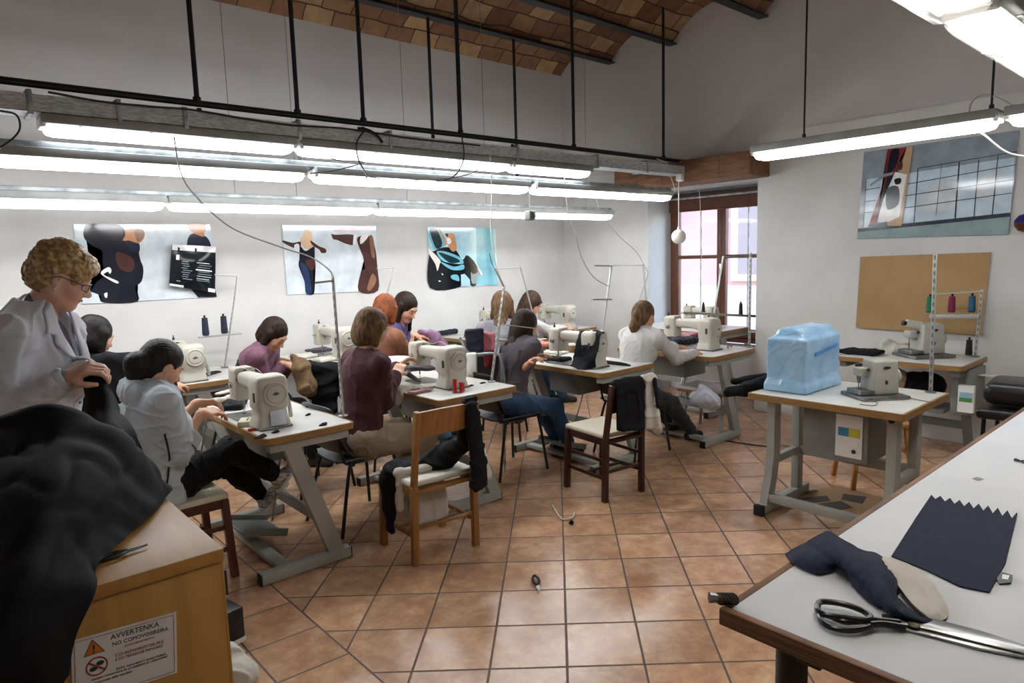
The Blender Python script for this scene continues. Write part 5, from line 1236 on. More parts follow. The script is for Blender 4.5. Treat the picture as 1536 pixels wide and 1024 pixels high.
# ------------------------------------------------------------------ cabinet with the warning sign
mat('maple', 'ae8342', .42, col2='a1763a', nscale=3, stretch=(9, 9, .7), bump=.04)
mat('maple_top', 'a87c3c', .45, col2='9c7034', nscale=3, stretch=(9, .8, 9), bump=.04)
mat('sign_white', 'd9dad8', .35); mat('sign_red', '8f2320', .5); mat('sign_orange', 'c9702a', .5); mat('sign_black', '151515', .5)
cab = thing('cabinet', 'light wooden cabinet with a warning sign, half covered by black fabric', 'cabinet', (.1, 2.1, 0))
MB().b2((-.5, 1.815, .865), (.545, 2.43, .90), .004).build('top', 'maple_top', cab, world=True)
MB().b2((-.49, 1.825, .0), (.535, 2.42, .8655), .003).build('carcass', 'maple', cab, world=True)
MB().b2((.538, 1.845, .48), (.55, 2.40, .855), .002).build('door', 'maple', cab, world=True)
MB().tube([(.55, 1.90, .80), (.568, 1.90, .80), (.568, 1.90, .73), (.55, 1.90, .73)], .005, 6).build('handle', 'black_plastic', cab, world=True)
SY = 1.8235
sc_ = [onY(*q, SY) for q in ((106, 961), (264, 917), (277, 994))]
ex = (sc_[1] - sc_[0]); W_ = ex.length; ex.normalize(); ey = (sc_[2] - sc_[1]); Hh = ey.length * 1.12; ey = (ey - ex * ey.dot(ex)).normalized()
sm = Matrix((ex, -ey, ex.cross(-ey))).transposed().to_4x4(); sm.translation = sc_[0]
sgn = MB().prism([(0, 0), (W_, 0), (W_, -Hh), (0, -Hh)], 0, .0015, sm).build('warning_sign', 'sign_white', cab, world=True)
def sp(nm, pts, m, z=.0022, closed=True):
    MB().prism(pts, .0015, z, sm).build(nm, m, sgn, world=True)
b_ = .006
fr = MB()
for a, c in (((b_, -b_), (W_ - b_, -b_ - .001)), ((b_, -Hh + b_), (W_ - b_, -Hh + b_ + .001)), ((b_, -Hh + b_), (b_ + .001, -b_)), ((W_ - b_ - .001, -Hh + b_), (W_ - b_, -b_))):
    sp('border_line', [(a[0], a[1]), (c[0], a[1]), (c[0], c[1]), (a[0], c[1])], 'sign_red')
def text(s, x, y, size, m, wid=None):
    cu = bpy.data.curves.new('t', 'FONT'); cu.body = s; cu.size = size; cu.extrude = .0003; cu.resolution_u = 2
    o = bpy.data.objects.new('t', cu); COL.objects.link(o); bpy.context.view_layer.update()
    me = bpy.data.meshes.new_from_object(o.evaluated_get(bpy.context.evaluated_depsgraph_get())); bpy.data.objects.remove(o)
    vs = [Vector(v.co) for v in me.vertices]; k = 1.
    if wid: k = wid / max(v.x for v in vs)
    mb = MB().add([(v.x * k + x, v.y + y, v.z + .0019) for v in vs], [tuple(p.vertices) for p in me.polygons], 0, sm); mb.build('sign_text', m, sgn, world=True, smooth=0)
u_ = W_ / 1.0
def up_(zx, zy):   # zoomed sign pixel -> sign coordinates
    p = onY(90 + zx / 7.68, 900 + zy / 7.68, SY) - sc_[0]; return p.dot(ex), p.dot(-ey)
def tline(s, a, c, m, hgt):
    x0, y0 = up_(*a); x1, y1 = up_(*c); text(s, x0, y0, hgt / .72, m, x1 - x0)
hs_ = W_ / 158
tline('AVVERTENKA', (580, 455), (1140, 305), 'sign_black', 9.5 * hs_)
tline('NO COMOVOSIREIRA', (600, 528), (1245, 335), 'sign_black', 7 * hs_)
tline('CONTIENEMENTO', (740, 535), (1090, 440), 'sign_red', 3.4 * hs_)
tline('E CO RILEVAMENTO DEL FILO', (635, 650), (1190, 490), 'sign_red', 5 * hs_)
tline('E CO TENSIONE MANUALE', (635, 698), (1180, 550), 'sign_red', 5 * hs_)
tline('Solo operatori autorizzati', (645, 802), (1215, 632), 'sign_black', 4.5 * hs_)
tline('vietato rimuovere le protezioni e i dispositivi', (355, 930), (1235, 660), 'sign_black', 4.5 * hs_)
tline('di sicurezza delle macchine', (390, 965), (830, 850), 'sign_black', 4.5 * hs_)
tri = [up_(*q) for q in ((368, 447), (515, 578), (272, 655))]; sp('warning_triangle', tri, 'sign_black')
cx_, cy_ = sum(p[0] for p in tri) / 3, sum(p[1] for p in tri) / 3
sp('triangle_fill', [(cx_ + (x - cx_) * .88, cy_ + (y - cy_) * .88) for x, y in tri], 'sign_orange', .0026)
bx_, by_ = cx_, cy_; q = .9 * hs_
sp('exclamation_mark', [(bx_ - 1.6 * q, by_ + 6 * q), (bx_, by_ + 10 * q), (bx_ + 1.6 * q, by_ + 6 * q), (bx_ + .9 * q, by_ - 2 * q), (bx_ - .9 * q, by_ - 2 * q)], 'sign_black', .003)
sp('exclamation_dot', [(bx_ + 1.5 * q * math.cos(a), by_ - 5.5 * q + 1.5 * q * math.sin(a)) for a in np.linspace(0, 2 * PI, 12, endpoint=False)], 'sign_black', .003)
ccx, ccy = up_(423, 755); rr_ = 16 * hs_
ring = MB(); n = 36; vs = []
for r__, z in ((rr_, .0015), (rr_, .0024), (rr_ * .87, .0024), (rr_ * .87, .0015)): vs += [(ccx + r__ * math.cos(2 * PI * i / n), ccy + r__ * math.sin(2 * PI * i / n), z) for i in range(n)]
ring.add(vs, [(k * n + i, k * n + (i + 1) % n, ((k + 1) % 4) * n + (i + 1) % n, ((k + 1) % 4) * n + i) for k in range(4) for i in range(n)], 0, sm).build('prohibition_ring', 'sign_red', sgn, world=True)
a = math.radians(-38); d1 = (math.cos(a) * rr_ * .9, math.sin(a) * rr_ * .9); nn = (-math.sin(a) * rr_ * .08, math.cos(a) * rr_ * .08)
sp('prohibition_bar', [(ccx - d1[0] + nn[0], ccy - d1[1] + nn[1]), (ccx + d1[0] + nn[0], ccy + d1[1] + nn[1]), (ccx + d1[0] - nn[0], ccy + d1[1] - nn[1]), (ccx - d1[0] - nn[0], ccy - d1[1] - nn[1])], 'sign_red', .0028)
mat('sign_teal', '173b3c', .5)
for dx, dy in ((-.32, -.22), (.3, .26)): sp('pictogram', [(ccx + rr_ * (dx + .36 * math.cos(t)), ccy + rr_ * (dy + .24 * math.sin(t))) for t in np.linspace(0, 2 * PI, 18, endpoint=False)], 'sign_teal', .0021)

# ------------------------------------------------------------------ cloths
def cgrid(rows, n=7):
    R_ = [catmull(r, n) for r in rows]; C_ = [catmull(list(c), n) for c in zip(*R_)]     # C_[u][v]
    return C_
def cloth(name, rows, m, label=None, cat='cloth', parent=None, thick=.006, n=7, amp=.008, sc=22, seed=1, group=None, kn=None):
    C_ = cgrid(rows, n); nu, nv = len(C_), len(C_[0]); A = np.array([[tuple(p) for p in c] for c in C_])
    du = np.gradient(A, axis=0); dv = np.gradient(A, axis=1); N = np.cross(du, dv); N /= (np.linalg.norm(N, axis=2, keepdims=True) + 1e-9)
    Q = A.reshape(-1, 3); w = 1.2 * np.exp(-(wob(Q, sc * .8, seed) / .2) ** 2) + .6 * np.exp(-(wob(Q, sc * 1.7, seed + 3) / .2) ** 2) - .5 + .4 * wob(Q, sc * .5, seed + 7)
    A = A + N * (w.reshape(nu, nv, 1) * amp)
    mb = MB().sheet(lambda s, t: A[int(round(s * (nu - 1))), int(round(t * (nv - 1)))], nu - 1, nv - 1, thick=thick)
    o = mb.build(name, m, parent, world=parent is not None, smooth=70)
    if label: tag(o, label, cat, group)
    return o
# black fabric heaped on the cabinet
Y = onY
rows = [[Vector((-.62, 2.50, .95)), Vector((-.3, 2.52, 1.05)), Vector((-.05, 2.53, 1.08)), Vector((.2, 2.53, 1.02)), Vector((.42, 2.5, .93)), Vector((.57, 2.46, .908))],
        [Y(-120, 655, 2.42), Y(5, 628, 2.42), Y(75, 611, 2.42), Y(160, 637, 2.42), Y(222, 688, 2.42), flo(256, 738, .914)],
        [Y(-120, 700, 2.26), Y(5, 675, 2.26), Y(85, 662, 2.24), Y(165, 672, 2.25), Y(215, 715, 2.28), flo(243, 757, .912)],
        [Y(-120, 770, 2.06), Y(0, 742, 2.05), Y(75, 728, 2.03), Y(130, 740, 2.05), Y(178, 778, 2.08), flo(196, 800, .912)],
        [Y(-120, 850, 1.88), Y(0, 830, 1.88), Y(55, 818, 1.87), Y(100, 830, 1.88), Y(128, 845, 1.90), flo(147, 845, .912)],
        [Y(-120, 905, 1.785), Y(-10, 890, 1.775), Y(40, 878, 1.77), Y(80, 885, 1.775), Y(115, 888, 1.78), Y(139, 888, 1.785)],
        [Y(-120, 965, 1.755), Y(-15, 960, 1.74), Y(30, 950, 1.735), Y(65, 955, 1.74), Y(90, 955, 1.76), Y(107, 950, 1.77)],
        [Y(-120, 1030, 1.75), Y(-20, 1030, 1.73), Y(25, 1025, 1.735), Y(55, 1025, 1.74), Y(80, 1020, 1.755), Y(95, 1018, 1.77)],
        [Y(-120, 1130, 1.75), Y(-20, 1130, 1.73), Y(25, 1130, 1.735), Y(55, 1130, 1.74), Y(82, 1130, 1.755), Y(100, 1130, 1.77)]]
bf = cloth('black_fabric', rows, 'black_cloth', 'large heap of black fabric draped over the left of the wooden cabinet', 'fabric', amp=.015, sc=13, seed=6, n=10)
rows = [[at(128, 562, 2.42), at(137, 556, 2.40), at(146, 552, 2.40), at(152, 555, 2.40)],
        [at(132, 612, 2.40), at(144, 608, 2.34), at(162, 604, 2.36), at(174, 606, 2.42)],
        [at(122, 652, 2.28), at(145, 650, 2.20), at(175, 645, 2.22), at(200, 650, 2.30)],
        [at(120, 700, 2.26), at(150, 700, 2.2), at(190, 698, 2.2), at(222, 694, 2.24)],
        [at(130, 750, 2.25), at(160, 745, 2.25), at(200, 730, 2.22), at(240, 725, 2.22)]]
cloth('held_fold', rows, 'black_cloth', None, parent=bf, amp=.008, sc=18, seed=9, n=7)
# ------------------------------------------------------------------ cutting table, foreground right
mat('table_paper', 'dee1e6', .6, col2='d5d8de', nscale=2.5); mat('ply_edge', '8a6242', .55, col2='5f4029', nscale=3, stretch=(2, 2, 60), bump=.15); mat('pole_black', '26282b', .45)
mat('navy_cloth', '111931', .9, col2='171f38', nscale=30, bump=.25, bscale=300); mat('cream_cloth', 'cfccc2', .85, col2='c4c0b5', nscale=9); mat('wire_brass', '4f4630', .5, .3)
CZ = .88
ct = thing('cutting_table', 'white topped cutting table with layered wood edge in the near right corner', 'table', (2.6, .2, 0))
cx0, cx1, cy0, cy1 = 1.235, 4.6, -1.1, .755
MB().b2((cx0 + .02, cy0, CZ - .036), (cx1, cy1 - .018, CZ - .001), .001).build('tabletop', 'table_paper', ct, world=True)
def edge_strip(lo, hi, ax):
    m = MB(); zs = np.linspace(CZ - .05, CZ - .0005, 5)
    for a, b in zip(zs[:-1], zs[1:]): m.b2((lo[0], lo[1], a), (hi[0], hi[1], b - .0012), .0006)
    m.build('edge_lath', 'ply_edge', ct, world=True)
# layered strip kept as one bevelled moulding per side
MB().b2((cx0, cy0, CZ - .038), (cx0 + .02, cy1, CZ), .003).build('edge_lath', 'ply_edge', ct, world=True)
MB().b2((cx0 + .02, cy1 - .018, CZ - .038), (cx1, cy1, CZ), .003).build('edge_lath', 'ply_edge', ct, world=True)
for x, y in ((1.38, .66), (1.38, -.8), (4.4, .60), (4.4, -.8)):
    MB().cyl((x, y, 0), (x, y, CZ - .036), .034, n=20).build('leg', 'pole_black', ct, world=True)
MB().b2((1.50, -.8, CZ - .09), (1.54, .6, CZ - .036), .004).build('apron', 'pole_black', ct, world=True)
MB().b2((1.42, .56, CZ - .09), (4.4, .60, CZ - .036), .004).build('apron', 'pole_black', ct, world=True)
MB().box((1.29, .58, CZ - .058), (.012, .05, .04), None, .004).build('bracket', 'black_plastic', ct, world=True)
# clamp end sticking out at the corner
cl = thing('clamp_rod', 'stub of a wrapped rod sticking out of the cutting table corner', 'rod', tuple(at(1085, 898, 1.475)))
MB().cyl(at(1103, 898, 1.475), at(1076, 897, 1.475), .011, n=14).build('rod', 'wire_brass', cl, world=True)
MB().cyl(at(1076, 897, 1.475), at(1064, 896, 1.475), .009, .012, n=14).build('rod_tip', 'steel', cl, world=True)
for k in range(5): MB().tube([at(1100 - 5 * k, 898, 1.475) + Vector((0, .012 * math.cos(a), .012 * math.sin(a))) for a in np.linspace(0, 2 * PI, 12, endpoint=False)], .0025, 6, closed=True).build('wrapping', 'cord_black', cl, world=True)
G = lambda x, y, z=CZ + .001: flo(x, y, z)
def flatcloth(name, label, outline, m, z=CZ, hgt=.003, cat='fabric', amp=.0, seed=2, group=None):
    """a cloth lying flat: outline in photo pixels, gently wavy, sewn as one closed slab"""
    pts = [flo(x, y, z + .001) for x, y in outline]
    bm = bmesh.new(); f = bm.faces.new([bm.verts.new(p) for p in pts]); bmesh.ops.triangulate(bm, faces=[f])
    for _ in range(4):
        bmesh.ops.subdivide_edges(bm, edges=[e for e in bm.edges if e.calc_length() > .018], cuts=1, use_grid_fill=False); bmesh.ops.triangulate(bm, faces=bm.faces[:])
    P = np.array([tuple(v.co) for v in bm.verts]); w = np.maximum(0, wob(P, 30, seed)) * amp
    for v, a in zip(bm.verts, w): v.co.z += a + hgt
    r = bmesh.ops.extrude_face_region(bm, geom=bm.faces[:])
    for e in r['geom']:
        if isinstance(e, bmesh.types.BMVert): e.co.z = z + .0005
    bmesh.ops.recalc_face_normals(bm, faces=bm.faces[:])
    o = MB().bm(bm).build(name, m, smooth=60)
    return tag(o, label, cat, group)
zig = [(1397, 743)]
tl, trp = (1397, 743), (1526, 772); nz = 9
for i in range(nz):
    for k, dy in ((.42, 7), (.95, -2)):
        t = (i + k) / nz; zig.append((tl[0] + (trp[0] - tl[0]) * t, tl[1] + (trp[1] - tl[1]) * t + dy * (.7 + .5 * t)))
zig += [(1526, 772), (1519, 800), (1508, 845), (1484, 889), (1440, 880), (1390, 856), (1337, 835), (1358, 802), (1380, 768)]
flatcloth('navy_fabric', 'flat navy fabric piece with a zigzag cut edge on the cutting table', zig, 'navy_cloth', amp=.002)
tgp = thing('label_tag', 'small black tag with a silver print at the corner of the zigzag fabric', 'tag', tuple(G(1508, 868)))
MB().prism([(p.x, p.y) for p in (G(1494, 868), G(1503, 859), G(1519, 864), G(1516, 875), G(1499, 877))], CZ + .0015, CZ + .004).build('tag_body', 'black_plastic', tgp, world=True)
MB().prism([(p.x, p.y) for p in (G(1503, 863), G(1514, 865), G(1512, 871), G(1503, 870))], CZ + .004, CZ + .0048).build('silver_print', 'chrome', tgp, world=True)
# twisted sleeve piece
def V(x, y, z): return flo(x, y, CZ + z)
rows = [[V(1177, 830, .003), V(1205, 815, .012), V(1232, 803, .03), V(1243, 799, .034), V(1265, 812, .03), V(1295, 826, .02), V(1318, 830, .018), V(1340, 852, .012), V(1348, 868, .008), V(1342, 890, .006), V(1372, 922, .006), V(1405, 933, .004)],
        [V(1186, 842, .006), V(1212, 832, .022), V(1240, 826, .036), V(1255, 826, .046), V(1272, 838, .044), V(1300, 846, .038), V(1318, 852, .036), V(1330, 868, .034), V(1336, 880, .03), V(1345, 905, .026), V(1365, 924, .02), V(1390, 935, .008)],
        [V(1203, 852, .006), V(1225, 848, .018), V(1248, 844, .026), V(1262, 846, .034), V(1276, 858, .036), V(1292, 868, .036), V(1308, 880, .034), V(1320, 893, .032), V(1330, 905, .028), V(1340, 915, .024), V(1358, 926, .016), V(1382, 935, .006)],
        [V(1225, 862, .003), V(1240, 858, .006), V(1256, 850, .008), V(1268, 858, .006), V(1274, 868, .004), V(1286, 884, .004), V(1302, 900, .004), V(1318, 912, .004), V(1330, 916, .004), V(1336, 924, .004), V(1350, 928, .004), V(1376, 934, .003)]]
sv = cloth('sleeve_piece', rows, 'navy_cloth', 'twisted navy sleeve with a cream part between the scissors and the zigzag fabric', 'fabric', amp=.004, sc=40, seed=12, n=6, thick=.003)
rows = [[V(1316, 832, .016), V(1350, 843, .012), V(1383, 858, .010), V(1405, 885, .010), V(1418, 908, .008), V(1422, 924, .004)],
        [V(1330, 850, .022), V(1355, 862, .022), V(1380, 876, .018), V(1396, 898, .014), V(1408, 918, .012), V(1414, 930, .004)],
        [V(1342, 868, .010), V(1348, 880, .014), V(1360, 898, .014), V(1376, 915, .012), V(1388, 924, .010), V(1400, 932, .004)]]
cloth('cream_part', rows, 'cream_cloth', parent=sv, amp=.003, sc=40, seed=14, n=6, thick=.003)
# scissors
sc = thing('scissors', 'large tailor scissors with black handles on the cutting table', 'scissors', tuple(G(1370, 935)))
mat('blade', '9a9b9b', .28, 1., bump=.05, nscale=40); mat('handle_black', '141417', .28)
def loop(pts, r, nm, z0=.012):
    P = catmull([flo(x, y, CZ + z0) for x, y in pts + [pts[0]]], 6)[:-1]
    return MB().tube(P, r, 10, closed=True).build(nm, 'handle_black', sc, world=True)
loop([(1226, 908), (1233, 902), (1262, 905), (1290, 914), (1306, 925), (1300, 930), (1270, 926), (1240, 922), (1228, 916)], .0065, 'upper_handle', .016)
loop([(1229, 918), (1232, 930), (1245, 940), (1272, 945), (1300, 942), (1310, 934), (1296, 931), (1268, 932), (1246, 924)], .0065, 'lower_handle', .010)
MB().tube(catmull([flo(1300, 928, CZ + .014), flo(1322, 931, CZ + .013), flo(1350, 934, CZ + .011)], 5), .007, 10).build('shank', 'handle_black', sc, world=True)
MB().tube(catmull([flo(1306, 937, CZ + .012), flo(1326, 936, CZ + .012), flo(1358, 941, CZ + .010)], 5), .007, 10).build('shank', 'handle_black', sc, world=True)
def blade(pts, z0, z1, nm): MB().prism([(flo(x, y, CZ).x, flo(x, y, CZ).y) for x, y in pts], CZ + z0, CZ + z1, bev=.0008).build(nm, 'blade', sc, world=True)
blade([(1322, 927), (1362, 930), (1400, 934), (1470, 952), (1536, 974), (1565, 985), (1536, 986), (1480, 973), (1400, 952), (1365, 944), (1324, 938)], .006, .010, 'upper_blade')
blade([(1340, 938), (1372, 944), (1420, 955), (1490, 973), (1545, 986), (1560, 987), (1530, 988), (1470, 976), (1390, 955), (1345, 944)], .002, .006, 'lower_blade')
p = flo(1371, 938, CZ + .010); MB().lathe([(.011, 0), (.011, .002), (.008, .004), (0, .0045)], p, (0, 0, 1), 18).build('pivot_screw', 'wire_brass', sc, world=True)
# eyeglass-like wire and scraps on the table
tag(MB().tube(catmull([G(1536, 694, CZ + .004), G(1524, 688, CZ + .004), G(1522, 690, CZ + .004), G(1530, 691, CZ + .004), G(1545, 690, CZ + .004)], 5), .0025, 6).build('wire_piece', 'cord_black'), 'bent dark wire lying on the cutting table at the right edge', 'wire')
tag(MB().prism([(p.x, p.y) for p in (G(1458, 717), G(1466, 715), G(1476, 718), G(1466, 720))], CZ, CZ + .001).build('fabric_scrap', 'sage' if 'sage' in MATS else 'p_sage'), 'tiny greenish thread scrap on the white cutting table', 'scrap')

# ------------------------------------------------------------------ snips, floor scraps, boxes
def snips(label, loc, rz):
    t = thing('thread_snips', label, 'snips', loc, rz)
    for s in (-1, 1):
        MB().tube(catmull([(0, s * .002, .008), (-.03, s * .012, .009), (-.06, s * .008, .009), (-.075, s * .001, .009)], 5), [.005] * 16, 8).build('handle', 'handle_black', t)
        MB().prism([(0, s * .001), (.012, s * .007), (.05, s * .001), (.05, 0)], .006 + .001 * s, .009 + .001 * s).build('blade', 'blade', t)
    return t
snips('dark thread snips lying on the cabinet top', tuple(flo(192, 830, .901)), .15)
snips('blue black thread snips dropped on the tiled floor', tuple(flo(806, 880, .001)), 4.1).scale = (1.35,) * 3
tag(MB().tube(catmull([flo(x, y, z) for x, y, z in ((828, 757, .004), (836, 770, .02), (845, 779, .006), (858, 776, .01), (862, 768, .004))], 6), [.004, .007] * 12 + [.004], 6).build('fabric_scrap', 'cream_cloth'), 'crumpled white fabric scrap on the floor tiles', 'scrap')
tag(MB().ball(flo(857, 783, .012), (.018, .014, .012), 10).build('fabric_scrap', 'black_cloth'), 'small black fluff beside the white scrap on the floor', 'scrap')
cb2 = thing('storage_box', 'small black box standing on the floor beside the cabinet', 'box', (.86, 2.95, 0))
MB().box((.86, 2.98, .09), (.12, .16, .14), (0, 0, .2), .006).build('box_body', 'black_plastic', cb2, world=True); MB().box((.86, 2.98, .01), (.125, .165, .02), (0, 0, .2), .003).build('box_foot', 'white_plastic', cb2, world=True)
sdf_c = sdf_obj('cloth_bundle', [ell_((.80, 2.62, .05), (.07, .10, .06), None, .03), ell_((.79, 2.70, .09), (.05, .05, .05), None, .03)], 'cream_cloth', .007, None, folds(.008, 40, 3)); tag(sdf_c, 'cream cloth bundle on the floor by the cabinet foot', 'cloth')

# ------------------------------------------------------------------ the blue plastic cover
mat('blue_film', '8fbbe0', .22, col2='a9cdea', nscale=7, bump=.5, bscale=14, spec=.6)
mat('blue_band', '4f8fd0', .3)
bp = [onY(1147, 585, 2.06), onY(1210, 593, 1.84)]
c0 = A3((4.18, 1.97, .7705)); axu = _n((1, .0, 0)); axv = _n((.0, 1, 0))
def film(P):
    q = P - c0; zz = q[:, 2]
    return .003 * wob(P, 15, 4) - .003 * np.exp(-(wob(P, 15, 9) / .1) ** 2) * (zz > .01) - .002 * np.exp(-(wob(P, 34, 19) / .12) ** 2) * (zz > .01)
cover = sdf_obj('machine_cover', [rbox_(c0 + np.array([0, 0, .165]) , (.47, .25, .33), (axu, axv, (0, 0, 1)), .014, .03), rbox_(c0 + np.array([0.02, 0, .30]) , (.42, .17, .18), (axu, axv, (0, 0, 1)), .03, .07), rbox_(c0 + np.array([0, 0, .02]), (.49, .27, .06), (axu, axv, (0, 0, 1)), .012, .04), half_(c0 + np.array([0, 0, .002]), (0, 0, -1))], 'blue_film', .006, None, film)
tag(cover, 'light blue plastic cover pulled over a machine on the right table', 'cover')
n_ = -axv
MB().sheet(lambda s, t: tuple(c0 + axu * (-.13 + .30 * s) + n_ * (.139 + .002 * math.sin(9 * s)) + np.array([0, 0, .225 + .03 * s + .022 * t])), 14, 2, thick=.004).build('blue_band', 'blue_band', cover, world=True)
mat('cover_paper', 'b9a78c', .8)
tag(MB().prism([(p.x, p.y) for p in (flo(1205, 591, .771), flo(1258, 577, .771), flo(1252, 572, .771), flo(1200, 585, .771))], .7708, .7735).build('paper_sheet', 'cover_paper'), 'tan paper sheet sticking out from under the blue cover', 'paper')
blk = sdf_obj('black_cushion', [cone_(onY(1092, 588, 2.26), onY(1122, 584, 2.22), .03, .04, .04), cone_(onY(1122, 582, 2.22), onY(1150, 570, 2.12), .045, .035, .04), cone_(onY(1100, 572, 2.32), onY(1148, 566, 2.2), .024, .028, .03)], 'black_cloth', .008, None, folds(.006, 26, 3)); tag(blk, 'black rolled cloth jutting over the left end of the table with the blue cover', 'cloth')
tag(MB().tube(catmull([flo(x, y, .775) for x, y in ((1290, 606), (1310, 608), (1316, 603), (1300, 600), (1345, 594), (1380, 600), (1396, 603))], 6), .003, 6).build('cable', 'cord_grey'), 'thin grey cable curling beside the overlock machine', 'cable')
# T6 load
o = sdf_obj('folded_cloth', [rbox_(A3(flo(1292, 527, .79)), (.2, .3, .035), None, .015, .02)], 'black_cloth', .008, None, folds(.006, 30, 8)); tag(o, 'folded black cloth on the left of the table under the brown board', 'cloth')
o = sdf_obj('cloth_roll', [cone_(flo(1328, 518, .80), flo(1362, 522, .80), .04, .03, .02), ell_(A3(flo(1330, 512, .84)), (.04, .04, .035), None, .03), cone_(flo(1345, 522, .79), flo(1375, 515, .80), .03, .02, .03)], 'cream_cloth', .007, None, folds(.007, 34, 9)); tag(o, 'crumpled cream cloth before the machine under the brown board', 'cloth')
for px, lb, m in ((1340, 'tan crumpled bag stored under the table by the brown board', 'cover_paper'), (1385, 'dark crumpled bag stored under the table by the brown board', 'black_cloth')):
    p = onX(px, 570, 5.95); o = sdf_obj('stored_bag', [ell_((p.x, p.y, .52), (.14, .16, .13), None, .03)], m, .01, None, folds(.02, 18, px)); tag(o, lb, 'bag')
    MB().b2((p.x - .17, p.y - .2, .36), (p.x + .17, p.y + .2, .385), .003).build('shelf_board', 'table_dark_grey', T6, world=True)
# drawings on the floor under the right table
mat('cardboard', 'a98a68', .8, col2='9c7d5d', nscale=4); mat('ink', '4a4744', .8)
pp = thing('floor_cardboard', 'tan cardboard sheet with dark marks on the floor under the right table', 'cardboard', tuple(flo(1230, 752)))
MB().prism([(p.x, p.y) for p in (flo(1172, 742), flo(1262, 728), flo(1330, 752), flo(1288, 785), flo(1225, 772))], .0005, .004).build('sheet', 'cardboard', pp, world=True)
for pts in (((1195, 748), (1240, 744), (1246, 752), (1204, 757)), ((1222, 757), (1262, 752), (1280, 762), (1240, 769)), ((1265, 741), (1300, 746), (1294, 756), (1262, 750)), ((1180, 741), (1225, 735), (1228, 738), (1184, 745))):
    MB().prism([(p.x, p.y) for p in (flo(*q) for q in pts)], .004, .0046).build('dark_mark', 'ink', pp, world=True)
for pts, lb in ((((1060, 655), (1085, 660), (1110, 664), (1140, 668), (1170, 672)), 'black cable running over the floor to the right table'), (((1150, 668), (1180, 668), (1205, 673), (1200, 683), (1175, 683)), 'looped grey cable on the floor under the right table')):
    tag(MB().tube(catmull([flo(x, y, .006) for x, y in pts], 6), .005, 6).build('cable', 'cord_black' if 'black' in lb else 'cord_grey'), lb, 'cable')

# ------------------------------------------------------------------ garments on chairs and tables
def onchair(o_, x, y, z, rz):
    c, s = math.cos(rz), math.sin(rz); return (o_[0] + x * c - y * s, o_[1] + x * s + y * c, z)
O1 = (2.08, 2.985); q1 = lambda x, y, z: A3(onchair(O1, x, y, z, -.06))
o = sdf_obj('navy_garment', [cone_(q1(.15, -.085, .84), q1(.165, -.10, .42), .036, .052, .03, flat=((0, 1, 0), .4)), cone_(q1(.135, -.06, .872), q1(.185, -.06, .872), .02, .02, .02), cone_(q1(.15, -.03, .86), q1(.16, .03, .6), .03, .03, .03, flat=((0, 1, 0), .5)), cone_(q1(.16, .03, .6), q1(.05, .15, .50), .05, .07, .04), cone_(q1(.05, .15, .49), q1(-.15, .24, .48), .09, .07, .05, flat=((0, 0, 1), .45)), cone_(q1(.1, .26, .48), q1(-.1, .30, .48), .06, .05, .05, flat=((0, 0, 1), .5)), cone_(q1(-.17, .24, .485), q1(-.235, .22, .42), .05, .05, .04), cone_(q1(-.235, .22, .43), q1(-.245, .18, .17), .055, .04, .03, flat=((1, 0, 0), .5))], 'black_cloth', .006, None, folds(.013, 24, 5)); tag(o, 'dark navy garment over the back and seat of the oak chair', 'garment')
o = sdf_obj('white_garment', [cone_(q1(-.02, .12, .485), q1(-.19, .14, .485), .03, .03, .02, flat=((0, 0, 1), .7)), cone_(q1(-.19, .14, .485), q1(-.222, .10, .30), .028, .022, .02)], 'cream_cloth', .007, None, folds(.006, 28, 6)); tag(o, 'cream strip of garment hanging off the seat of the oak chair', 'garment')
o = sdf_obj('white_garment', [cone_(q1(.215, -.06, .62), q1(.235, -.08, .43), .022, .035, .02)], 'cream_cloth', .007, None, folds(.006, 28, 7)); tag(o, 'cream cloth end hanging at the right side of the oak chair', 'garment')
o = sdf_obj('paper_bag', [rbox_(q1(0, .2, .26), (.22, .16, .20), None, .03, .02)], 'cream_cloth', .008, None, folds(.012, 22, 8)); tag(o, 'crumpled white bag under the seat of the oak chair', 'bag')
O2 = (3.48, 2.865); q2 = lambda x, y, z: A3(onchair(O2, x, y, z, -.12))
def drape(x0, x1, zt, zb, zback, t=.012, y0=-.075):
    return [rbox_(q2((x0 + x1) / 2, y0 - .018 + .004, (zt + zb) / 2), (x1 - x0, .022, zt - zb), (_n((math.cos(-.12), math.sin(-.12), 0)), _n((-math.sin(-.12), math.cos(-.12), 0)), (0, 0, 1)), .01, .02), cone_(q2(x0 + .015, y0 + .012, zt), q2(x1 - .015, y0 + .012, zt), .022, .022, .02), rbox_(q2((x0 + x1) / 2, y0 + .045, (zt + zback) / 2), (x1 - x0, .02, zt - zback), (_n((math.cos(-.12), math.sin(-.12), 0)), _n((-math.sin(-.12), math.cos(-.12), 0)), (0, 0, 1)), .009, .02)]
o = sdf_obj('black_garment', drape(-.14, .11, .815, .50, .6) + [cone_(q2(-.1, -.1, .51), q2(.08, -.1, .49), .02, .02, .02)], 'black_cloth', .006, None, folds(.006, 24, 2)); tag(o, 'black garment folded over the back of the dark chair', 'garment')
o = sdf_obj('cream_garment', drape(.115, .215, .82, .47, .6, y0=-.08) + [cone_(q2(.2, -.1, .6), q2(.22, -.11, .45), .03, .03, .02)], 'cream_cloth', .006, None, folds(.008, 26, 3)); tag(o, 'cream garment beside the black one on the back of the dark chair', 'garment')
o = sdf_obj('black_strip', [cone_(q2(.185, -.115, .80), q2(.20, -.13, .62), .02, .015, .02, flat=((0, 1, 0), .5))], 'black_cloth', .006); tag(o, 'narrow black sleeve over the cream garment on the dark chair', 'garment')
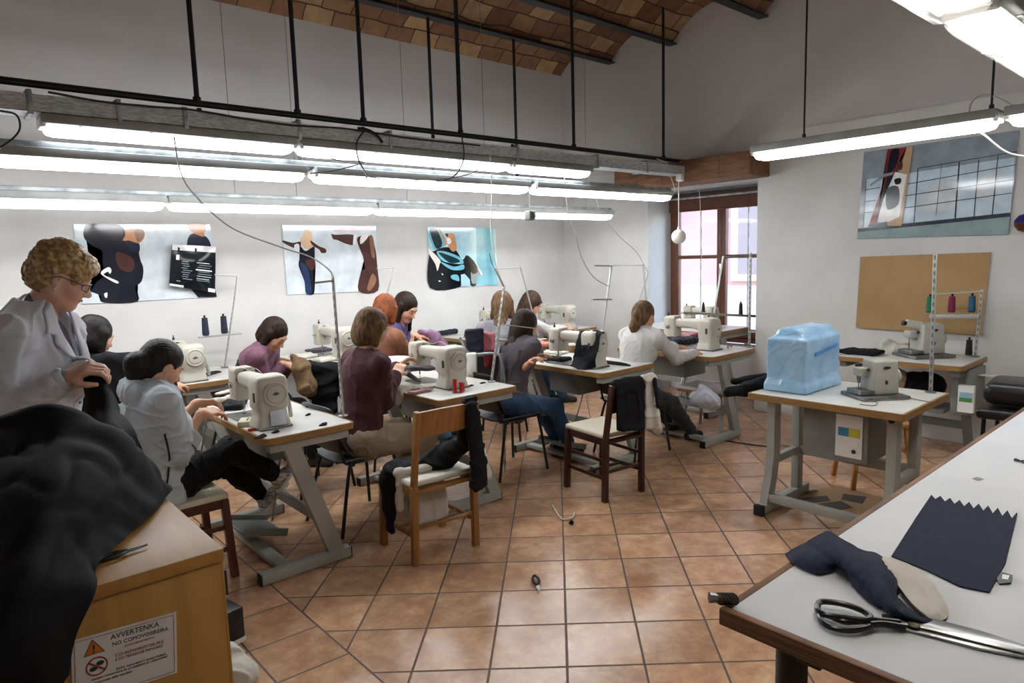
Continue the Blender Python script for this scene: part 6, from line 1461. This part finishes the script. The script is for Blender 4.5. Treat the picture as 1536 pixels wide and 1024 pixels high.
# cloth over the third machine
mx_, my_ = 3.93, 3.45
rows = [[onX(x, 516, 4.02) for x in (876, 887, 898, 908)], [onX(x, 503, 3.985) for x in (872, 884, 895, 907)], [onX(x, 497, 3.93) for x in (870, 882, 894, 905)], [onX(x, 504, 3.875) for x in (868, 878, 890, 900)], [onX(x, 522, 3.85) for x in (864, 874, 885, 897)], [onX(x, 538, 3.83) for x in (860, 870, 882, 894)], [flo(x, y, .78) for x, y in ((856, 549), (867, 553), (880, 553), (893, 551))]]
cloth('machine_cloth', rows, 'black_cloth', 'black cloth hanging over the arm of the third machine', amp=.010, sc=30, seed=4, n=6)
def pile(name, label, c, d, m, cat='cloth', h=.007, amp=.006, sc=30, seed=2, rz=0., extra=(), mate=None):
    ax = ((math.cos(rz), math.sin(rz), 0), (-math.sin(rz), math.cos(rz), 0), (0, 0, 1))
    o = sdf_obj(name, [rbox_(A3(c) + np.array([0, 0, d[2] / 2]), d, ax, min(d) * .42, .02)] + list(extra), m, h, None, folds(amp, sc, seed)); return tag(o, label, cat)
p = flo(352, 610, .772); pile('folded_cloth', 'black cloth under the needle of the nearest machine', p, (.13, .22, .035), 'black_cloth', rz=-.5)
p = flo(372, 636, .772); bx = thing('tool_case', 'beige slotted case beside the nearest machine', 'case', tuple(p), -.5)
MB().box((0, 0, .014), (.09, .12, .028), None, .004).build('case_body', 'seat_cream', bx); MB().box((0, 0, .029), (.006, .06, .002)).build('slot', 'logo_dark', bx)
tag(MB().bar(flo(372, 645, .779), flo(397, 640, .779), .014, .016, .004).build('screwdriver', 'red_plastic'), 'red tool handle beside the beige case', 'tool')
for i, (x, y, r, lb) in enumerate(((390, 655, .018, 'dark clipping at the front corner of the nearest table'), (413, 648, .012, 'black thread scrap in front of the nearest machine'), (462, 622, .010, 'black thread tuft right of the nearest machine'), (484, 637, .014, 'dark clipping near the stand of the nearest table'), (345, 658, .006, 'tiny dark scrap at the left edge of the nearest table'), (462, 610, .009, 'upper dark scrap behind the tuft on the nearest table'))):
    p = flo(x, y, .774); tag(sdf_obj('thread_scrap', [ell_(A3(p), (r * 1.8, r, .005), None, .01), ell_(A3(p) + np.array([r, r * .6, .003]), (r, r * .5, .006), None, .01)], 'black_cloth', .003, None, folds(.002, 120, i)), lb, 'scrap')
o = sdf_obj('fabric_piece', [cone_(flo(330, 590, .78), flo(372, 580, .78), .03, .03, .03, flat=((0, 0, 1), .4)), cone_(flo(345, 597, .775), flo(315, 603, .785), .02, .02, .02)], 'cream_cloth', .006, None, folds(.005, 40, 2)); tag(o, 'white fabric pieces at the far end of the nearest table', 'fabric')
# second table
c1 = flo(683, 588, .775); clp = thing('bobbin_holder', 'red bobbins standing at the foot of the second machine', 'bobbins', tuple(c1)); clp.scale = (1.5, 1.5, 1.25)
for i, (dx, dy, hh) in enumerate(((0, 0, .07), (.025, -.01, .05), (.012, .02, .055), (.045, .005, .04))):
    MB().lathe([(.012, 0), (.012, .004), (.008, .006), (.008, hh - .006), (.011, hh - .004), (.011, hh), (0, hh + .001)], (dx, dy, 0), n=12).build('bobbin', 'red_plastic', clp)
o = sdf_obj('striped_cloth', [cone_(flo(600, 582, .785), flo(655, 578, .778), .05, .04, .03, flat=((0, 0, 1), .35)), cone_(flo(600, 585, .78), flo(596, 602, .71), .04, .03, .03)], 'cream_cloth', .007, None, folds(.008, 26, 4)); tag(o, 'white cloth hanging off the left edge of the second table', 'cloth')
mat('pink_cloth', 'b98a8c', .85, col2='8f5f66', nscale=12)
o = sdf_obj('pink_cloth', [cone_(flo(618, 588, .785), flo(648, 583, .783), .035, .02, .02, flat=((0, 0, 1), .3))], 'pink_cloth', .006, None, folds(.004, 40, 4)); tag(o, 'pink strip lying on the white cloth of the second table', 'cloth')
o = sdf_obj('fabric_piece', [cone_(at(606, 552, 4.7), at(646, 552, 4.75), .045, .03, .03, flat=((0, 0, 1), .4)), cone_(at(612, 560, 4.62), at(630, 572, 4.6), .03, .02, .03, flat=((0, 0, 1), .6))], 'charcoal_tee', .006, None, folds(.012, 34, 5)); tag(o, 'dark cloth held in the hands of the maroon cardigan woman', 'fabric')
for x, y, lb in ((724, 574, 'black scissors shape near the stand on the second table'), (706, 578, 'black scrap right of the second machine')):
    p = flo(x, y, .774); tag(sdf_obj('thread_scrap', [ell_(A3(p), (.03, .012, .006), None, .01)], 'black_cloth', .004, None, folds(.002, 90, x)), lb, 'scrap')
# third table
p = flo(832, 541, .772); pile('folded_cloth', 'black folded cloth at the hands of the dark grey tee woman', p, (.14, .26, .035), 'black_cloth', rz=.1)
p = flo(835, 531, .80); pile('folded_cloth', 'white folded cloth lying on the black one of the third table', p, (.12, .2, .03), 'cream_cloth', rz=.1, amp=.008)
mat('coral', 'c98573', .85); p = flo(812, 520, .80); pile('coral_cloth', 'coral cloth at the far end of the third table', p, (.14, .2, .05), 'coral', amp=.01)
mat('tan_wicker', '8a6a4d', .8, bump=.5, nscale=60); p = flo(858, 527, .772)
t = thing('wicker_basket', 'small brown basket behind the cloth covered third machine', 'basket', tuple(p)); MB().lathe([(.05, 0), (.065, .06), (.06, .06), (.046, .006), (0, .006)], n=20).build('basket_body', 'tan_wicker', t); MB().ball((0, 0, .06), (.045, .045, .02), 12).build('cotton_filling', 'cream_cloth', t)
# fourth table
p = flo(1015, 514, .772); pile('folded_cloth', 'dark folded trousers on the table of the white cardigan woman', p, (.26, .34, .05), 'trouser_dark', rz=.15, amp=.01)
p = flo(1035, 506, .80); pile('pink_cloth', 'pale pink cloth behind the dark trousers', p, (.2, .14, .05), 'pink_cloth', amp=.008)
for x, y, lb in ((1092, 522, 'steel attachment by the fourth machine'), (1118, 519, 'second steel attachment farther right of the fourth machine')):
    p = flo(x, y, .774); tag(MB().tube(catmull([p, p + Vector((.03, .02, .02)), p + Vector((.05, -.01, .01)), p + Vector((.08, .02, .012))], 5), .006, 6).build('machine_attachment', 'base_steel'), lb, 'attachment')
wb = sdf_obj('white_bag', [ell_(A3(onX(1058, 600, 5.0)), (.07, .14, .085), None, .03), cone_(onX(1058, 598, 5.0), onX(1052, 580, 5.0), .05, .03, .04)], 'coat_white', .008, None, folds(.014, 24, 2)); tag(wb, 'white plastic bag at the knees of the white cardigan woman', 'bag')
st = thing('low_stool', 'low white topped stool with wooden edge below the fourth table', 'stool', (5.35, 3.2, 0))
a_, b_2 = flo(1038, 578, .42), flo(1108, 588, .42)
MB().box((a_.x + .12, a_.y - .12, .40), (.34, .5, .03), (0, 0, .0), .01).build('stool_top', 'laminate', st, world=True); MB().box((a_.x + .12, a_.y - .12, .375), (.35, .51, .025), None, .01).build('stool_edge', 'edge_wood', st, world=True)
for sx in (-1, 1):
    for sy in (-1, 1): MB().cyl((a_.x + .12 + sx * .14, a_.y - .12 + sy * .2, 0), (a_.x + .12 + sx * .12, a_.y - .12 + sy * .17, .37), .015, n=10).build('leg', 'table_grey', st, world=True)
# back rows
p = flo(658, 500, .792); pile('folded_cloth', 'round pile of navy cloth at the near end of the table under the third poster', p, (.3, .36, .05), 'navy', amp=.008)
p = flo(648, 494, .84); pile('folded_cloth', 'pale blue cloth on top of the navy pile under the third poster', p, (.12, .16, .02), 'p_tealpale', amp=.004)
mat('ochre', '7d6240', .8, col2='5a452c', nscale=12)
o = sdf_obj('ochre_cloth', [cone_(at(440, 538, 5.35), at(452, 552, 5.3), .03, .05, .03), cone_(at(452, 552, 5.3), at(462, 580, 5.3), .06, .08, .05)], 'ochre', .008, None, folds(.012, 22, 3)); tag(o, 'ochre brown cloth hanging from the hands of the mauve topped woman', 'cloth')
o = sdf_obj('dark_cloth', [cone_(at(465, 552, 5.35), at(505, 552, 5.4), .05, .05, .03), rbox_(A3(at(484, 572, 5.38)), (.06, .26, .26), (RW[:, 2], RW[:, 0], (0, 0, 1)), .03, .04), rbox_(A3(at(486, 600, 5.40)), (.05, .20, .2), (RW[:, 2], RW[:, 0], (0, 0, 1)), .02, .04)], 'black_cloth', .008, None, folds(.016, 18, 5)); tag(o, 'black cloth spilling from the table of the mauve topped woman', 'cloth')
for k, (x, y, lb, m) in enumerate(((478, 527, 'charcoal folded cloth on the table of the mauve topped woman', 'charcoal_tee'), (455, 536, 'white oval pad at the table edge of the mauve topped woman', 'seat_white'), (492, 540, 'second white pad right of the oval one, before the slotted stand', 'seat_white'))):
    p = flo(x, y, .803); pile('folded_cloth' if k == 0 else 'seat_pad', lb, p, (.22, .16, .03), m, amp=.004)
p = at(592, 540, 5.0); tag(sdf_obj('white_ring_pad', [ell_(A3(p), (.15, .15, .025), None, .01), ell_(A3(p) + np.array([0, 0, .02]), (.09, .09, .02), None, .01, '-')], 'seat_white', .008), 'white oval pad behind the hands of the maroon cardigan woman', 'pad')
o = sdf_obj('held_cloth', [cone_(at(632, 497, 6.15), at(648, 503, 6.2), .04, .06, .04, flat=((0, 0, 1), .7)), cone_(at(648, 503, 6.2), at(660, 520, 6.2), .05, .06, .05)], 'lilac', .008, None, folds(.016, 24, 2)); tag(o, 'mauve patterned cloth held by the purple vest woman', 'cloth')
mat('red_cloth', '7d1f26', .85); mat('rose', 'c0737f', .85)
for k, (x, y, lb, m, d) in enumerate(((712, 512, 'navy cloth hung in the middle of the rack behind the second machine', 'navy', (.05, .14, .2)), (732, 512, 'rose cloth hung at the right of the rack behind the second machine', 'rose', (.05, .12, .14)), (735, 533, 'dark red cloth below the rose one behind the second machine', 'red_cloth', (.05, .1, .2)))):
    p = at(x, y, 5.15 + .05 * k); o = sdf_obj('hung_cloth', [rbox_(A3(p), d, (RW[:, 2], RW[:, 0], (0, 0, 1)), .02, .02)], m, .008, None, folds(.01, 24, k)); tag(o, lb, 'cloth')
fr = thing('metal_rack', 'grey metal frame with white folded papers behind the second machine', 'rack', tuple(at(715, 620, 5.15)))
MB().tube(catmull([at(690, 506, 5.1), at(705, 530, 5.1), at(740, 530, 5.1), at(752, 540, 5.1), at(760, 600, 5.15)], 5), .011, 8).build('top_tube', 'galvanised', fr, world=True)
MB().bar(at(695, 505, 5.2), at(762, 511, 5.2), .03, .02, .003).build('upper_bar', 'slot_strip', fr, world=True)
MB().bar(at(700, 548, 5.12), at(715, 548, 5.12), .14, .2, .01, hint=(0, 0, 1)).build('paper_stack', 'paper', fr, world=True)
for x in (700, 752): MB().cyl(at(x, 530, 5.12), Vector((at(x, 530, 5.12).x, at(x, 530, 5.12).y, 0)), .01, n=8).build('leg', 'galvanised', fr, world=True)

# ------------------------------------------------------------------ hanging things, cables
gl = thing('globe_lamp', 'round white globe lamp hanging unlit before the window', 'lamp', tuple(onY(1018, 355, 4.0)))
gc = onY(1018, 355, 4.0); gr = .072
MB().ball(gc, gr, 28).build('globe', 'globe_glass', gl, world=True); MB().cyl(gc + Vector((0, 0, gr * .95)), gc + Vector((0, 0, gr * 1.35)), .016, .01, n=12).build('socket', 'white_plastic', gl, world=True)
jb = onY(1023, 268, 4.05)
MB().tube([gc + Vector((0, 0, gr * 1.3)), Vector((gc.x, gc.y, jb.z - .03))], .005, 8).build('cord', 'cord_white', gl, world=True)
MB().box((gc.x + .02, gc.y + .0, jb.z), (.085, .06, .07), (0, 0, .3), .008).build('junction_box', 'white_plastic', gl, world=True)
hb = thing('hanging_box', 'small grey plug box hanging on a wire under the middle light row', 'box', tuple(onY(795, 332, 4.2)))
c = onY(795, 323, 4.2); MB().box(c, (.085, .06, .08), (0, 0, .2), .012).build('box_body', 'motor_grey', hb, world=True)
for d in (-.02, 0, .02): MB().box(c + Vector((.01 + d * .9, -.033, .0)), (.006, .006, .05), (0, 0, .2)).build('slot', 'logo_dark', hb, world=True)
MB().cyl(c + Vector((0, 0, .04)), Vector((c.x, c.y, R1Z + .1)), .003, n=6).build('wire', 'cord_grey', hb, world=True)
def cable(label, pts, y, r=.004, m='cord_black', nm='cable'):
    ys = y if isinstance(y, (list, tuple)) else [y] * len(pts)
    return tag(MB().tube(catmull([onY(p[0], p[1], q) for p, q in zip(pts, ys)], 7), r, 6).build(nm, m), label, 'cable')
cable('long grey cable swinging from the tray to the stand of the nearest table', [(261, 205), (270, 255), (290, 290), (345, 340), (420, 370), (465, 385), (494, 405), (500, 420)], [4.1, 4.08, 4.05, 3.95, 3.8, 3.65, 3.5, 3.45], .004, 'cord_grey')
cable('white cord falling from the tray to the stand of the second table', [(735, 225), (738, 290), (736, 340), (742, 390), (756, 432)], [4.08, 4.0, 3.9, 3.8, 3.67], .004, 'cord_white')
cable('black cable loop hanging under the tray handle', [(545, 197), (535, 215), (538, 240), (550, 262), (548, 268)], 4.08, .005)
cable('black cable hanging from the rail in the middle of the tray', [(692, 200), (696, 235), (685, 260), (668, 270), (655, 272)], 4.08, .005)
cable('black cable strung between the conduits and the middle row', [(478, 227), (505, 240), (545, 243), (500, 256), (465, 260)], 4.15, .004)
cable('thin black cable lying along the middle row', [(552, 265), (600, 272), (640, 268), (652, 270), (700, 262), (733, 245)], 4.15, .004)
cable('black cable loop hanging at the left end of the tray', [(0, 166), (24, 172), (30, 190), (22, 205), (0, 222)], 4.08, .005)
cable('dark cable resting along the top of the galvanised tray', [(72, 138), (150, 152), (230, 160), (290, 165), (380, 180), (440, 188), (520, 193), (620, 208), (720, 218)], 4.09, .006)
cable('thin white cord dropping from the right end of the rail', [(1042, 262), (1049, 290), (1051, 330), (1053, 355), (1052, 390)], 4.15, .003, 'cord_white')
cable('white cord looping from the rail end to the junction box', [(985, 238), (1000, 245), (1005, 262), (1012, 285), (1005, 288), (940, 290)], 4.1, .004, 'cord_white')
cable('curved grey cord from the middle row to the gallows stand', [(893, 296), (905, 325), (930, 355), (955, 378), (965, 396)], [4.27, 4.4, 4.55, 4.65, 4.7], .003, 'cord_grey')
cable('curved grey cord from the middle row to the flat tray stand', [(846, 262), (852, 320), (862, 350)], [4.2, 4.1, 4.0], .003, 'cord_grey')
tag(MB().tube(catmull([onX(x, y, 4.3) for x, y in ((1540, 170), (1500, 148), (1472, 142), (1455, 158), (1458, 185), (1480, 205), (1510, 228), (1545, 236))], 7), .005, 6).build('cable', 'cord_white'), 'white cord looping round the light before the crane poster', 'cable')
hk = onY(560, 203, 4.1)
tag(MB().tube(catmull([onY(536, 193, 4.08), onY(552, 196, 4.05), onY(565, 204, 4.05), onY(573, 214, 4.05)], 6), .014, 8).build('tray_handle', 'black_plastic'), 'black plastic grip hooked on the galvanised tray', 'handle')
# right edge things
mat('ornament_blue', '2f2a6b', .25); mat('ornament_copper', '6b4028', .3, .6)
ob = thing('ball_ornament', 'dark blue and copper ball ornament at the right edge of the picture', 'ornament', tuple(onX(1536, 340, 6.33)))
oc = onX(1538, 334, 6.33); orad = .072
MB().lathe([(0, -orad), (orad * .6, -orad * .8), (orad * .95, -orad * .3), (orad, 0)], oc, n=24).build('copper_half', 'ornament_copper', ob, world=True)
MB().lathe([(orad, 0), (orad * .95, orad * .3), (orad * .6, orad * .8), (0, orad)], oc, n=24).build('blue_half', 'ornament_blue', ob, world=True)
MB().tube(catmull([oc + Vector((0, 0, orad)), oc + Vector((.02, -.01, .12)), oc + Vector((.0, -.02, .2)), oc + Vector((.03, 0, .28))], 5), .008, 6).build('blue_fringe', 'ornament_blue', ob, world=True)
mat('black_leather', '1d1d1f', .35, bump=.1, nscale=60)
ch = thing('padded_stool', 'black padded stool with a thick cushion behind the cutting table', 'stool', (4.9, .95, 0))
sc0 = onX(1540, 618, 4.75)
MB().box((sc0.x, sc0.y, sc0.z), (.4, .44, .06), (0, 0, .1), .025, seg=3).build('seat', 'black_leather', ch, world=True)
MB().box((sc0.x + .02, sc0.y, sc0.z + .115), (.36, .40, .13), (0, 0, .1), .05, seg=4).build('cushion', 'black_leather', ch, world=True)
for sx in (-1, 1):
    for sy in (-1, 1): MB().cyl((sc0.x + sx * .16, sc0.y + sy * .18, 0), (sc0.x + sx * .15, sc0.y + sy * .17, sc0.z - .02), .012, n=10).build('leg', 'dark_steel', ch, world=True)
# bag and jacket behind the white coat
o = sdf_obj('black_bag', [rbox_(A3(at(172, 565, 4.15)), (.12, .3, .3), (RW[:, 2], RW[:, 0], (0, 0, 1)), .05, .03)], 'black_cloth', .01, None, folds(.01, 16, 3)); tag(o, 'black bag hanging between the white coat and the grey hooded top', 'bag')
